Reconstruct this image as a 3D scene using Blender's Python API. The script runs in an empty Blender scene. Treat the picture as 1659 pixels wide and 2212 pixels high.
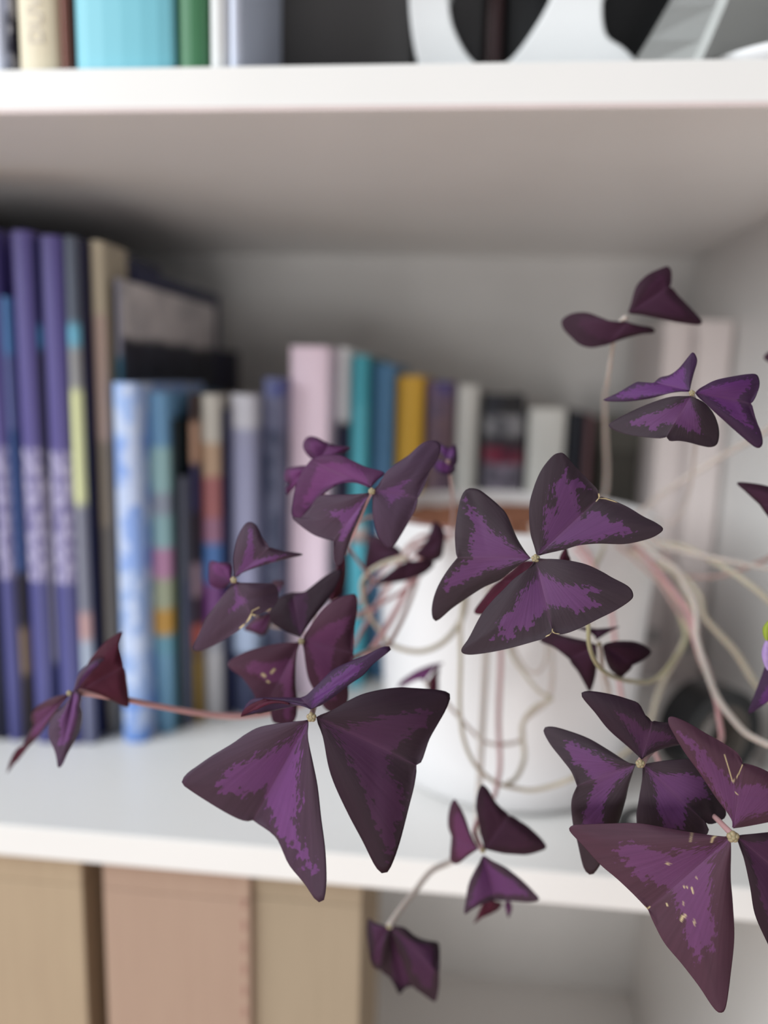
import bpy, bmesh, math, random
from mathutils import Vector, Matrix
from mathutils.geometry import intersect_point_line
random.seed(4)
C = bpy.context.scene.collection

# ------------------------------------------------------------------ camera
W, H, F = 1659.0, 2212.0, 1702.91
EX = Vector((0.99426271, 0.0411631, -0.0987282))      # rows of world-from-camera
EY = Vector((0.10415319, -0.16229458, 0.98123014))
EZ = Vector((0.02436742, -0.98588339, -0.16565072))
def ray(px, py):
    v = Vector((px - W/2, py - H/2, F))
    return Vector((EX.dot(v), EY.dot(v), EZ.dot(v)))
def at(px, py, Y):
    r = ray(px, py)
    return r * (Y / r.y)
cd = bpy.data.cameras.new('camera')
cam = bpy.data.objects.new('camera', cd); C.objects.link(cam)
m = Matrix.Identity(4)
for i, row in enumerate((EX, EY, EZ)):
    m[i][0], m[i][1], m[i][2] = row.x, -row.y, -row.z
cam.matrix_world = m
cd.sensor_fit = 'VERTICAL'; cd.sensor_height = 36.0; cd.lens = F/H*36.0
cd.clip_start = 0.01
cd.dof.use_dof = True; cd.dof.focus_distance = 0.222; cd.dof.aperture_fstop = 4.0
bpy.context.scene.camera = cam

# ------------------------------------------------------------------ world, light, exposure
sc = bpy.context.scene
sc.view_settings.view_transform = 'Standard'; sc.view_settings.look = 'None'
sc.view_settings.exposure = -0.27; sc.view_settings.gamma = 1.0; sc.view_settings.use_curve_mapping = False

w = bpy.data.worlds.new('room_light'); sc.world = w; w.use_nodes = True
w.node_tree.nodes['Background'].inputs[0].default_value = (0.82, 0.84, 0.88, 1)
w.node_tree.nodes['Background'].inputs[1].default_value = 0.24
def area(name, loc, target, sx, sy, power, col):
    l = bpy.data.lights.new(name, 'AREA'); l.shape = 'RECTANGLE'; l.size = sx; l.size_y = sy
    l.energy = power; l.color = col
    o = bpy.data.objects.new(name, l); C.objects.link(o); o.location = loc
    o.rotation_euler = (Vector(target) - Vector(loc)).to_track_quat('-Z', 'Y').to_euler()
area('window_daylight', (-1.58, -.68, .90), (0, .4, -.2), 1.5, 1.7, 64, (0.92, 0.98, 1.0))
area('low_fill_light', (0.0, -1.7, -.75), (0, .4, .05), 1.3, .9, 23, (1.0, 0.96, 0.94))  # added fill from low in front, lifts the shelf undersides and walls

# ------------------------------------------------------------------ materials
def srgb(c):
    return tuple(((x/255)/12.92 if x/255 <= .04045 else ((x/255+.055)/1.055)**2.4) for x in c) + (1,)
class N:
    def __init__(s, name, rough=.5, spec=.5):
        s.m = bpy.data.materials.new(name); s.m.use_nodes = True
        s.t = s.m.node_tree; s.b = s.t.nodes['Principled BSDF']
        s.b.inputs['Roughness'].default_value = rough
        s.b.inputs['Specular IOR Level'].default_value = spec
    def n(s, typ, **k):
        o = s.t.nodes.new(typ)
        for a, v in k.items(): setattr(o, a, v)
        return o
    def l(s, a, b): s.t.links.new(a, b)
    def noise(s, scale, detail=3, vec=None):
        o = s.n('ShaderNodeTexNoise'); o.inputs['Scale'].default_value = scale; o.inputs['Detail'].default_value = detail
        if vec is not None: s.l(vec, o.inputs['Vector'])
        return o
    def bump(s, h, strength, dist):
        b = s.n('ShaderNodeBump'); b.inputs['Strength'].default_value = strength; b.inputs['Distance'].default_value = dist
        s.l(h, b.inputs['Height']); s.l(b.outputs[0], s.b.inputs['Normal'])
def mix(s, fac, a, b):
    o = s.n('ShaderNodeMix', data_type='RGBA')
    for k, v in (('Factor', fac), ('A', a), ('B', b)):
        i = o.inputs[0] if k == 'Factor' else (o.inputs[6] if k == 'A' else o.inputs[7])
        if isinstance(v, (int, float)): i.default_value = v
        elif isinstance(v, tuple): i.default_value = v
        else: s.l(v, i)
    return o.outputs[2]
def math_(s, op, a, b=None, clamp=False):
    o = s.n('ShaderNodeMath', operation=op, use_clamp=clamp)
    for i, v in ((0, a), (1, b)):
        if v is None: continue
        if isinstance(v, (int, float)): o.inputs[i].default_value = v
        else: s.l(v, o.inputs[i])
    return o.outputs[0]
def plain(name, col, rough=.5, var=.06, scale=60, spec=.5, metal=0):
    s = N(name, rough, spec)
    tc = s.n('ShaderNodeTexCoord'); no = s.noise(scale, 3, tc.outputs['Object'])
    c = srgb(col); d = tuple(x*(1-var) for x in c[:3]) + (1,); e = tuple(min(1, x*(1+var)) for x in c[:3]) + (1,)
    s.l(mix(s, no.outputs[0], d, e), s.b.inputs['Base Color'])
    s.b.inputs['Metallic'].default_value = metal
    s.bump(no.outputs[0], .08, .0003)
    return s.m
WHITE = plain('white_laminate', (241, 239, 237), .35, .02, 25)
WALL = plain('painted_wall', (224, 223, 221), .8, .03, 40)
PAGE = plain('page_block', (222, 214, 198), .8, .08, 400)
PORCELAIN = plain('white_glazed_pot', (226, 224, 225), .3, .015, 20)
def kraft(name, a, b):
    s = N(name, .8, .2); tc = s.n('ShaderNodeTexCoord'); mp = s.n('ShaderNodeMapping'); mp.inputs['Scale'].default_value = (60, 60, 8)
    s.l(tc.outputs['Object'], mp.inputs[0]); n1 = s.noise(2, 4, mp.outputs[0]); n2 = s.noise(9, 2, tc.outputs['Object'])
    c = mix(s, n1.outputs[0], srgb(a), srgb(b)); s.l(mix(s, math_(s, 'MULTIPLY', n2.outputs[0], .5), c, srgb(b)), s.b.inputs['Base Color'])
    s.bump(n1.outputs[0], .1, .0003); return s.m

def bands(name, stops, rough=.45, mottle=None, letters=None):
    """book cover colours by height (0 bottom .. 1 top); stops = [(h, rgb), ...] constant bands"""
    s = N(name, rough, .4); tc = s.n('ShaderNodeTexCoord'); sp = s.n('ShaderNodeSeparateXYZ')
    s.l(tc.outputs['Generated'], sp.inputs[0])
    no = s.noise(25, 2, tc.outputs['Object'])
    z = math_(s, 'ADD', sp.outputs[2], math_(s, 'MULTIPLY', math_(s, 'SUBTRACT', no.outputs[0], .5), .03))
    r = s.n('ShaderNodeValToRGB'); s.l(z, r.inputs[0]); cr = r.color_ramp; cr.interpolation = 'EASE'
    while len(cr.elements) > 1: cr.elements.remove(cr.elements[-1])
    first = True
    pts = []
    for k, (h, c) in enumerate(stops):
        nxt = stops[k+1][0] if k+1 < len(stops) else 1.0
        g = min(.012, (nxt-h)*.3)
        pts.append((h + (g if k else 0), c)); pts.append((nxt - g, c))
    pts = pts[:31]
    for h, c in pts:
        if first: e = cr.elements[0]; e.position = h; first = False
        else: e = cr.elements.new(h)
        e.color = srgb(c)
    col = r.outputs[0]
    if mottle:
        n2 = s.noise(mottle[1], 3, tc.outputs['Object'])
        rr = s.n('ShaderNodeMapRange'); s.l(n2.outputs[0], rr.inputs[0]); rr.inputs[1].default_value = .46; rr.inputs[2].default_value = .54
        col = mix(s, math_(s, 'MULTIPLY', rr.outputs[0], mottle[2]), col, srgb(mottle[0]))
    if letters:      # printed glyph-like blocks running up the spine between two heights
        lo, hi, lc, sc_ = letters
        mp = s.n('ShaderNodeMapping'); mp.inputs['Scale'].default_value = (1, 1, .45); s.l(tc.outputs['Object'], mp.inputs[0])
        n3 = s.n('ShaderNodeTexVoronoi', distance='CHEBYCHEV'); n3.inputs['Scale'].default_value = sc_; s.l(mp.outputs[0], n3.inputs[0])
        a = math_(s, 'LESS_THAN', n3.outputs['Distance'], .42)
        inb = math_(s, 'MULTIPLY', math_(s, 'GREATER_THAN', sp.outputs[2], lo), math_(s, 'LESS_THAN', sp.outputs[2], hi))
        col = mix(s, math_(s, 'MULTIPLY', math_(s, 'MULTIPLY', a, inb), .85), col, srgb(lc))
    s.l(col, s.b.inputs['Base Color'])
    return s.m

# ------------------------------------------------------------------ mesh helpers
def link(name, me, mat, parent=None, smooth=False):
    o = bpy.data.objects.new(name, me); C.objects.link(o)
    for mm in (mat if isinstance(mat, list) else [mat]): me.materials.append(mm)
    if smooth:
        for p in me.polygons: p.use_smooth = True
    if parent: o.parent = parent
    return o
def from_bm(name, bm, mat, parent=None, smooth=False):
    me = bpy.data.meshes.new(name); bm.to_mesh(me); bm.free()
    return link(name, me, mat, parent, smooth)
def add_box(bm, a, b, bevel=0.0, seg=2):
    r = bmesh.ops.create_cube(bm, size=1.0)
    vs = r['verts']
    for v in vs:
        v.co = Vector(((a[i]+b[i])/2 + v.co[i]*(b[i]-a[i]) for i in range(3)))
    if bevel > 0:
        es = list({e for v in vs for e in v.link_edges})
        bmesh.ops.bevel(bm, geom=es, offset=bevel, segments=seg, affect='EDGES', profile=.5)
def box(name, a, b, mat, parent=None, bevel=0.0):
    bm = bmesh.new(); add_box(bm, a, b, bevel)
    return from_bm(name, bm, mat, parent)
def empty(name, loc, label, cat, group=None):
    o = bpy.data.objects.new(name, None); C.objects.link(o); o.location = loc; o.empty_display_size = .02
    o['label'] = label; o['category'] = cat
    if group: o['group'] = group
    return o
def adopt(child, parent):
    bpy.context.view_layer.update()
    child.parent = parent; child.matrix_parent_inverse = Matrix.Translation(-Vector(parent.location))
def tag(o, label, cat, group=None):
    o['label'] = label; o['category'] = cat
    if group: o['group'] = group
    return o
def tube(bm, pts, radii, n=10, cap=True):
    pts = [Vector(p) for p in pts]; rings = []
    up = Vector((0.13, .3, .94)).normalized(); prev = None
    for i, p in enumerate(pts):
        t = (pts[min(i+1, len(pts)-1)] - pts[max(i-1, 0)]).normalized()
        if prev is None: a = t.cross(up).normalized()
        else: a = (prev - t*prev.dot(t)).normalized()
        prev = a; b = t.cross(a)
        r = radii[i] if isinstance(radii, (list, tuple)) else radii
        rings.append([bm.verts.new(p + a*math.cos(2*math.pi*k/n)*r + b*math.sin(2*math.pi*k/n)*r) for k in range(n)])
    for i in range(len(rings)-1):
        for k in range(n):
            bm.faces.new((rings[i][k], rings[i][(k+1) % n], rings[i+1][(k+1) % n], rings[i+1][k]))
    if cap:
        bm.faces.new(rings[0][::-1]); bm.faces.new(rings[-1])
def spline(pts, step=6):
    """Catmull-Rom through tuples of any dimension"""
    out = []; n = len(pts)
    for i in range(n-1):
        p0 = pts[max(i-1, 0)]; p1 = pts[i]; p2 = pts[i+1]; p3 = pts[min(i+2, n-1)]
        for k in range(step):
            t = k/step
            out.append(tuple(.5*((2*b) + (-a+c)*t + (2*a-5*b+4*c-d)*t*t + (-a+3*b-3*c+d)*t**3) for a, b, c, d in zip(p0, p1, p2, p3)))
    out.append(tuple(pts[-1])); return out
def lathe(bm, prof, cx, cy, n=96):
    rings = []
    for r, z in prof:
        rings.append([bm.verts.new((cx+r*math.cos(2*math.pi*k/n), cy+r*math.sin(2*math.pi*k/n), z)) for k in range(n)])
    for i in range(len(rings)-1):
        for k in range(n): bm.faces.new((rings[i][k], rings[i][(k+1) % n], rings[i+1][(k+1) % n], rings[i+1][k]))
    return rings

# ------------------------------------------------------------------ dimensions of the bookcase
D0, D1 = .345, .735                 # front and back of the case
ZT1, ZT0 = .127, .109               # upper shelf
ZF1, ZF0 = -.2265, -.2435           # middle shelf
ZB = -.606                          # floor of the bottom cell
LIFT = .0003
SF, SU, SB = ZF1+LIFT, ZT1+LIFT, ZB+LIFT   # where things stand
XR, XL = .190, -.600

# ------------------------------------------------------------------ room and bookcase
def struct(o): o['kind'] = 'structure'; return o
struct(box('wall_back', (-2.2, D1+.001, -1.25), (2.2, D1+.08, 1.6), WALL))
fl = N('oak_floor', .5, .3); tc = fl.n('ShaderNodeTexCoord'); mp = fl.n('ShaderNodeMapping'); mp.inputs['Scale'].default_value = (1, 12, 1)
fl.l(tc.outputs['Object'], mp.inputs[0]); nn = fl.noise(3, 5, mp.outputs[0])
fl.l(mix(fl, nn.outputs[0], srgb((182, 146, 122)), srgb((214, 184, 162))), fl.b.inputs['Base Color'])
struct(box('floor', (-2.2, -2.2, -1.30), (2.2, D1, -1.25), fl.m))

case = empty('bookcase', (0, D0, -1.25), 'white laminate open bookcase holding the books and the potted plant', 'bookcase')
def part(o): adopt(o, case); return o
T = .018
for z0, z1 in ((ZT0, ZT1), (ZF0, ZF1), (ZB-.018, ZB), (ZT1+.335, ZT1+.353), (-.97, -.952), (-1.25, -1.212)):
    part(box('shelf_board', (XL+.0005, D0, z0), (XR-.0005, D1, z1), WHITE, bevel=.0008))
part(box('side_panel', (XR, D0, -1.25), (XR+.018, D1, ZT1+.353), WHITE, bevel=.0008))
part(box('side_panel', (XL-.018, D0, -1.25), (XL, D1, ZT1+.353), WHITE, bevel=.0008))
part(box('back_panel', (XL, D1-.004, -1.2), (XR, D1, ZT1+.335), WALL))
# pinkish glue line under the front edge of the upper shelf
part(box('edge_band', (XL+.001, D0-.0006, ZT0+.0002), (XR-.001, D0+.0002, ZT0+.0022), plain('edge_band', (222, 206, 204), .5)))

# ------------------------------------------------------------------ books
CUR = {}
def book(label, xl, xr, ptop, Y, mat, depth=.14, ref=None, row='front', z0=SF, side=None, group=None, hard=.0, pages=True, tilt=0):
    """spine between pixel columns xl..xr read at the row ref, standing on z0 with its spine at depth Y"""
    ref = ptop if ref is None else ref
    a = at(xl, ref, Y); b = at(xr, ref, Y); zt = at((xl+xr)/2, ptop, Y).z if ptop is not None else z0+.26
    x0, x1 = max(a.x, CUR.get(row, -9)+.0003), b.x; x1 = max(x1, x0+.0026); CUR[row] = x1; h = zt - z0
    depth = min(depth, D1-.006-Y)
    root = empty('book', ((x0+x1)/2, Y, z0), label, 'book', group or ('books on the upper shelf' if z0 > 0 else 'books on the middle shelf'))
    w_ = x1-x0; t = min(.0018, w_*.16)
    g = .00015
    bm = bmesh.new()
    hw = w_/2 - g; n = 8
    # rounded spine and two boards as one wrap
    prof = [(-hw, depth), (-hw, .004)]
    for k in range(n+1):
        an = math.pi - math.pi*k/n
        prof.append((hw*math.cos(an), .004 - .004*math.sin(an)))
    prof += [(hw, .004), (hw, depth)]
    inner = [(x*(1 - t/hw) if abs(x) > 1e-6 else 0, y + (t if y < .004 else 0) if y < .01 else y) for x, y in prof]
    rows = []
    for z in (0, h):
        rows.append(([bm.verts.new((x, y, z)) for x, y in prof], [bm.verts.new((x, y, z)) for x, y in inner]))
    (o0, i0), (o1, i1) = rows
    for k in range(len(prof)-1):
        f1 = bm.faces.new((o0[k], o0[k+1], o1[k+1], o1[k]))
        bm.faces.new((i0[k+1], i0[k], i1[k], i1[k+1]))
        bm.faces.new((o0[k+1], o0[k], i0[k], i0[k+1])); bm.faces.new((o1[k], o1[k+1], i1[k+1], i1[k]))
        if side and k == len(prof)-2: f1.material_index = 1
    bm.faces.new((o0[0], o1[0], i1[0], i0[0])); bm.faces.new((o0[-1], i0[-1], i1[-1], o1[-1]))
    bmesh.ops.recalc_face_normals(bm, faces=bm.faces)
    c = from_bm('cover', bm, [mat] + ([side] if side else []), root)
    bm = bmesh.new(); add_box(bm, (-hw+t, t*1.2+.002, .002), (hw-t, depth-.003, h-.003))
    from_bm('pages', bm, PAGE, root)
    if tilt: root.rotation_euler = (0, math.radians(tilt), 0)
    return root

# --- main cell, left to right
PUR = (88, 80, 140)
def purple(i, lab, xl, xr, ptop, Y):
    return book(lab, xl, xr, ptop, Y, bands('purple_spine_%d' % i, [(0, (80, 80, 136)), (.34, (122, 116, 160)), (.60, PUR)], letters=(.34, .60, (186, 180, 210), 420)), .125)
GRP = None
book('dark navy hardback at the left edge, left of the first violet spine', -78, -52, 500, .432, bands('navy_a', [(0, (24, 26, 52)), (.6, (20, 22, 52))]), .125)
purple(0, 'violet spine at the left edge, leftmost of the three violet spines', -50, -14, 492, .432)
book('slim light blue and dark book between the left and middle violet spines', -13, 15, 640, .4335,
     bands('slim_blue', [(0, (70, 62, 62)), (.16, (150, 128, 108)), (.27, (60, 56, 66)), (.40, (70, 96, 150)), (.72, (110, 120, 172)), (.88, (98, 146, 200))]), .125, ref=640)
purple(1, 'violet spine with pale lettering, middle one of the three violet spines', 17, 64, 497, .432)
book('slim navy book with cyan mark between the middle and right violet spines', 65.5, 79, 515, .4335,
     bands('slim_navy', [(0, (28, 40, 80)), (.17, (150, 148, 158)), (.45, (138, 134, 142)), (.55, (52, 54, 62)), (.80, (60, 130, 168)), (.84, (30, 34, 76))]), .125)
purple(2, 'violet spine beside slim grey book, rightmost of the three violet spines', 79.5, 128, 508, .433)
book('slim grey book with cyan band and pale yellow label', 129, 161, 510, .4345,
     bands('slim_grey', [(0, (120, 122, 150)), (.13, (176, 186, 204)), (.22, (196, 160, 160)), (.28, (132, 134, 150)), (.5, (218, 222, 172)), (.72, (150, 150, 152)), (.80, (110, 178, 206)), (.84, (92, 100, 116))]), .125, side=plain('navy_side', (24, 28, 70), .5))
book('tall beige spine book with pinkish middle', 185, 219, 520, .449,
     bands('beige', [(0, (120, 116, 112)), (.45, (150, 140, 126)), (.62, (190, 168, 158)), (.86, (194, 184, 162))]), .034, side=plain('beige_cover', (176, 166, 146), .6))
book('tall navy hardback showing above the grey picture cover', 250, 262, 577, .486, bands('navy_c', [(0, (26, 30, 72))]), .17, side=plain('navy_cover', (20, 26, 70), .5))
covS = bands('picture_cover', [(0, (20, 24, 34)), (.60, (24, 28, 42)), (.83, (34, 34, 48)), (.88, (214, 208, 208))], mottle=((70, 80, 96), 30, .25))
book('tall book with lavender spine and grey picture cover', 228, 246, 600, .456,
     bands('lavender', [(0, (90, 100, 150)), (.7, (60, 120, 150)), (.84, (150, 152, 172))]), .18, side=covS)
book('blue and white patterned spine book in front of the tall books', 224, 292, 826, .441,
     bands('blue_white', [(0, (110, 150, 222)), (.12, (150, 176, 224)), (.5, (138, 168, 228)), (.85, (160, 188, 238))], mottle=((206, 216, 238), 55, .75)), .12)
book('teal and blue spine book with pink and ochre prints', 296, 356, 848, .456,
     bands('teal_print', [(0, (110, 156, 186)), (.24, (104, 158, 178)), (.3, (196, 150, 70)), (.38, (168, 176, 150)), (.47, (190, 140, 176)), (.56, (150, 190, 196)), (.66, (150, 160, 178)), (.72, (156, 196, 200)), (.85, (112, 160, 200))]), .11)
book('narrow dark green book behind the teal printed spine', 357, 367, 905, .464, bands('dkgreen', [(0, (44, 66, 50)), (.5, (34, 48, 54))]), .10)
book('low slate grey spine book', 368, 396, 1030, .466, bands('slate', [(0, (92, 98, 122)), (.6, (104, 108, 124))]), .10, ref=1030)
book('tall black and navy book with a dark cover behind the grey spines', 384, 398, 745, .585,
     bands('blacknavy', [(0, (20, 20, 36))]), .15, side=plain('dark_navy_cover', (18, 18, 52), .5), row='back')
book('black spine book with a peach picture patch', 388, 421, 850, .474,
     bands('blackpeach', [(0, (150, 122, 60)), (.20, (126, 100, 60)), (.24, (180, 90, 80)), (.31, (60, 42, 58)), (.40, (150, 126, 138)), (.50, (40, 30, 44)), (.66, (46, 44, 84)), (.80, (186, 150, 128)), (.92, (60, 44, 44))]), .10)
book('grey spine book with orange, red and blue bands', 424, 471, 852, .480,
     bands('rainbow', [(0, (176, 174, 178)), (.22, (150, 150, 160)), (.30, (110, 60, 120)), (.44, (70, 110, 168)), (.56, (146, 104, 128)), (.64, (158, 98, 100)), (.76, (178, 150, 126)), (.86, (190, 186, 178))]), .15)
book('dark indigo slim book left of the silvery lavender spine', 473, 480, 885, .486, bands('indigo', [(0, (36, 40, 80))]), .14)
book('silvery lavender spine book with pale top', 482, 549, 852, .492,
     bands('silver', [(0, (60, 66, 96)), (.20, (172, 188, 216)), (.30, (70, 74, 104)), (.36, (150, 152, 182)), (.84, (150, 152, 180)), (.90, (196, 196, 206))]), .15)
book('blue-grey mottled spine book left of the pink one', 552, 608, 816, .510,
     bands('bluegrey', [(0, (64, 72, 100)), (.85, (108, 112, 142)), (.95, (70, 80, 144))], mottle=((120, 124, 150), 60, .5)), .15)
book('thick pale pink spine book', 612, 710, 748, .530, bands('pink', [(0, (246, 224, 240))]), .16, group=None)
book('slim book with white top and navy lower spine', 714, 757, 752, .560,
     bands('whitenavy', [(0, (40, 40, 70)), (.76, (38, 42, 66)), (.79, (236, 238, 240))]), .15)
book('bright turquoise spine book', 759, 797, 768, .552,
     bands('teal', [(0, (90, 190, 210)), (.46, (196, 120, 96)), (.48, (200, 214, 218)), (.50, (84, 176, 192)), (.86, (70, 166, 182))]), .15, side=plain('teal_cover', (52, 130, 142), .5))
book('steel blue spine book', 799, 852, 786, .572, bands('steel', [(0, (92, 140, 182)), (.5, (88, 138, 180))]), .14)
book('golden yellow spine book', 857, 917, 812, .582, bands('yellow', [(0, (222, 174, 62))]), .14)
book('dusky purple spine book right of the yellow one', 921, 984, 824, .588,
     bands('dusky', [(0, (110, 88, 104)), (.88, (100, 84, 108)), (.94, (72, 66, 128))], mottle=((132, 104, 104), 50, .5)), .13)
book('cream white spine book right of the dusky purple one', 988, 1036, 832, .592, bands('cream', [(0, (222, 220, 214))]), .13)
book('black spine book with grey and maroon bands', 1046, 1136, 852, .598,
     bands('blackmaroon', [(0, (40, 30, 34)), (.40, (150, 140, 156)), (.76, (130, 46, 70)), (.82, (64, 60, 64)), (.86, (150, 148, 152)), (.93, (40, 38, 40))], mottle=((40, 42, 56), 70, .6)), .12)
book('white spine book with faint beige mark', 1144, 1226, 882, .602,
     bands('whitemark', [(0, (214, 212, 206)), (.5, (198, 192, 178)), (.62, (234, 232, 226))]), .12)
book('narrow black spine book', 1232, 1266, 892, .604, bands('black', [(0, (16, 18, 32))]), .12)
book('slim maroon-brown book at the right end of the row', 1268, 1284, 896, .604, bands('maroonbrown', [(0, (112, 82, 86))]), .12)

for i, (nm, col, h) in enumerate((('navy', (30, 34, 70), .300), ('black', (26, 26, 30), .312), ('dark blue', (34, 42, 84), .296), ('dark green', (30, 48, 44), .305), ('brown', (66, 48, 44), .290), ('charcoal', (44, 44, 50), .31))):  # unseen dark files, added so the left of the cell falls into shadow
    x1 = -.2955 - i*.0505; bb = at(-78, 500, .432).x
    r = empty('binder', (bb-.027-i*.0505, .432, SF), nm + ' lever file out of view, added to shade the left side', 'binder', 'unseen lever files added for shade')
    mm = plain('shading_lever_file_%d' % i, col, .5)
    box('case', (-.0245, 0, 0), (.0245, .285, h), mm, r, .001)
    bm = bmesh.new(); add_box(bm, (-.018, -.0006, h*.3), (.018, 0, h*.75), .0002); from_bm('spine_label', bm, PAGE, r)
# pale slipcases near the right panel and a low dark box
for i, (xl, xr, lab) in enumerate(((1436, 1497, 'pale pinkish white binder standing at the back, left of its twin'),
                                   (1505, 1592, 'wider pale pinkish white binder against the right panel'))):
    a = at(xl, 690, .615 if i == 0 else .60); b = at(xr, 690, a.y)
    r = empty('binder', ((a.x+b.x)/2, a.y, SF), lab, 'binder', 'pale binders by the right panel')
    hw = (b.x-a.x)/2; hh = a.z-SF
    if i: hw = min(hw, XR - (a.x+b.x)/2 - .002)
    m1 = plain('binder_cloth_%d' % i, (226, 216, 214), .7, .03, 80)
    box('case', (-hw, 0, 0), (hw, .11, hh), m1, r, .0015)
    bm = bmesh.new(); add_box(bm, (-hw*.99, -.0012, hh*.04), (-hw*.90, 0, hh*.96), .0002)
    add_box(bm, (hw*.90, -.0012, hh*.04), (hw*.99, 0, hh*.96), .0002)
    from_bm('hinge', bm, plain('binder_hinge_%d' % i, (196, 186, 184), .7), r)
    bm = bmesh.new(); add_box(bm, (-hw*.35, -.0009, hh*.10), (hw*.35, 0, hh*.14), .0002)
    from_bm('finger_hole', bm, plain('binder_ring_%d' % i, (150, 150, 150), .3, metal=.8), r)
a = at(1296, 905, .66); b = at(1392, 905, .66)
r = empty('storage_box', ((a.x+b.x)/2, .66, SF), 'dark grey lidded box at the back between the books and the binders', 'box')
hw = (b.x-a.x)/2; hh = a.z-SF; dk = plain('charcoal_card', (78, 76, 70), .7)
box('box_body', (-hw+.001, .001, 0), (hw-.001, .065, hh-.026), dk, r, .001)
box('box_lid', (-hw, 0, hh-.026), (hw, .066, hh), plain('charcoal_lid', (96, 95, 88), .7), r, .001)

# --- upper cell
def ubook(label, xl, xr, Y, mat, depth=.075):
    return book(label, xl, xr, None, Y, mat, depth, ref=110, z0=SU, side=None, row='upper')
ubook('pale blue-white spine at the top left corner of the photo', -22, 10, .352, bands('u_pale', [(0, (214, 220, 238))]))
ubook('slim dark book with white dashes on the upper shelf', 12, 29, .353, bands('u_dash', [(0, (28, 28, 50))], mottle=((196, 196, 206), 120, .7)))
cb = ubook('cream spine book with faint grey lettering on the upper shelf', 33, 122, .352, bands('u_cream', [(0, (222, 210, 184))]))
ubook('slim brown book on the upper shelf', 128, 152, .354, bands('u_brown', [(0, (124, 74, 62))]))
ubook('wide sky blue spine book on the upper shelf', 156, 372, .3515, bands('u_sky', [(0, (124, 194, 210)), (.35, (132, 196, 212))]))
ubook('green spine book on the upper shelf', 380, 444, .355, bands('u_green', [(0, (70, 122, 86))]))
ubook('light grey spine book right of the green one', 450, 490, .353, bands('u_lgrey', [(0, (222, 222, 222))]))
ubook('slim bluish white book beside the dark grey panel', 491, 520, .3535, bands('u_bluish', [(0, (214, 220, 238))]))
# lettering on the cream spine (glyphs run up the spine)
tcu = bpy.data.curves.new('lettering', 'FONT'); tcu.body = 'DUVOID'; tcu.size = .0095; tcu.extrude = .00005
to = bpy.data.objects.new('tmp', tcu); C.objects.link(to); bpy.context.view_layer.update()
me = bpy.data.meshes.new_from_object(to); bpy.data.objects.remove(to)
me.transform(Matrix.Translation((.0035, -.00005, .012)) @ Matrix.Rotation(math.pi/2, 4, 'X') @ Matrix.Rotation(math.pi/2, 4, 'Z'))
link('lettering', me, plain('grey_print', (206, 196, 182), .6), cb)['label'] = 'faint grey lettering'

def slab(label, xl, xr, Y, depth, h, col, name='box', cat='box'):
    a = at(xl, 110, Y); b = at(xr, 110, Y)
    r = empty(name, ((a.x+b.x)/2, Y, SU), label, cat); hw = (b.x-a.x)/2 - .0003
    mm = plain(name+'_card_%d' % xl, col, .6, .05, 40)
    box('body', (-hw, 0, 0), (hw, depth, h-.03), mm, r, .0015)
    box('lid', (-hw, 0, h-.0298), (hw, depth, h), mm, r, .0015)
slab('large dark grey box on the upper shelf beside the books', 524, 893, .432, .20, .25, (74, 72, 72))
book('dark grey book behind the loop of the white ampersand', 897, 1046, None, .42, bands('u_dg', [(0, (50, 49, 50))]), .16, ref=100, z0=SU, row='upper_back')
book('very dark red book behind the white ampersand', 1048, 1086, None, .42, bands('u_dr', [(0, (44, 22, 24))]), .16, ref=100, z0=SU, row='upper_back')
slab('black box behind the silver ornament on the upper shelf', 1090, 1720, .43, .18, .26, (18, 19, 22))

# white ampersand: stroke path swept flat, standing on the shelf
def stroke_letter(name, label, cat, strokes, Y, depth, mat, bevel=.0012):
    """strokes: lists of (px, py, half width in px) -> band polygons in the plane y=Y, extruded"""
    root = None; bm = bmesh.new()
    s0 = at(strokes[0][0][0], strokes[0][0][1], Y)
    for st in strokes:
        P = spline(st, 8); L = []; R = []
        for i, p in enumerate(P):
            q = P[min(i+1, len(P)-1)]; o = P[max(i-1, 0)]
            dx, dy = q[0]-o[0], q[1]-o[1]; l = math.hypot(dx, dy) or 1
            nx, ny = -dy/l*p[2], dx/l*p[2]
            L.append(at(p[0]+nx, p[1]+ny, Y)); R.append(at(p[0]-nx, p[1]-ny, Y))
        fr = [[bm.verts.new(v) for v in S] for S in (L, R)]
        bk = [[bm.verts.new(v + Vector((0, depth, 0))) for v in S] for S in (L, R)]
        for i in range(len(P)-1):
            bm.faces.new((fr[0][i], fr[0][i+1], fr[1][i+1], fr[1][i]))
            bm.faces.new((bk[0][i+1], bk[0][i], bk[1][i], bk[1][i+1]))
            bm.faces.new((fr[0][i+1], fr[0][i], bk[0][i], bk[0][i+1]))
            bm.faces.new((fr[1][i], fr[1][i+1], bk[1][i+1], bk[1][i]))
        bm.faces.new((fr[0][0], fr[1][0], bk[1][0], bk[0][0])); bm.faces.new((fr[0][-1], bk[0][-1], bk[1][-1], fr[1][-1]))
    bmesh.ops.recalc_face_normals(bm, faces=bm.faces)
    bmesh.ops.bevel(bm, geom=[e for e in bm.edges if len(e.link_faces) == 2 and e.calc_face_angle() > 1.0], offset=bevel, segments=2, affect='EDGES')
    o = from_bm(name, bm, mat); return tag(o, label, cat)
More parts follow.
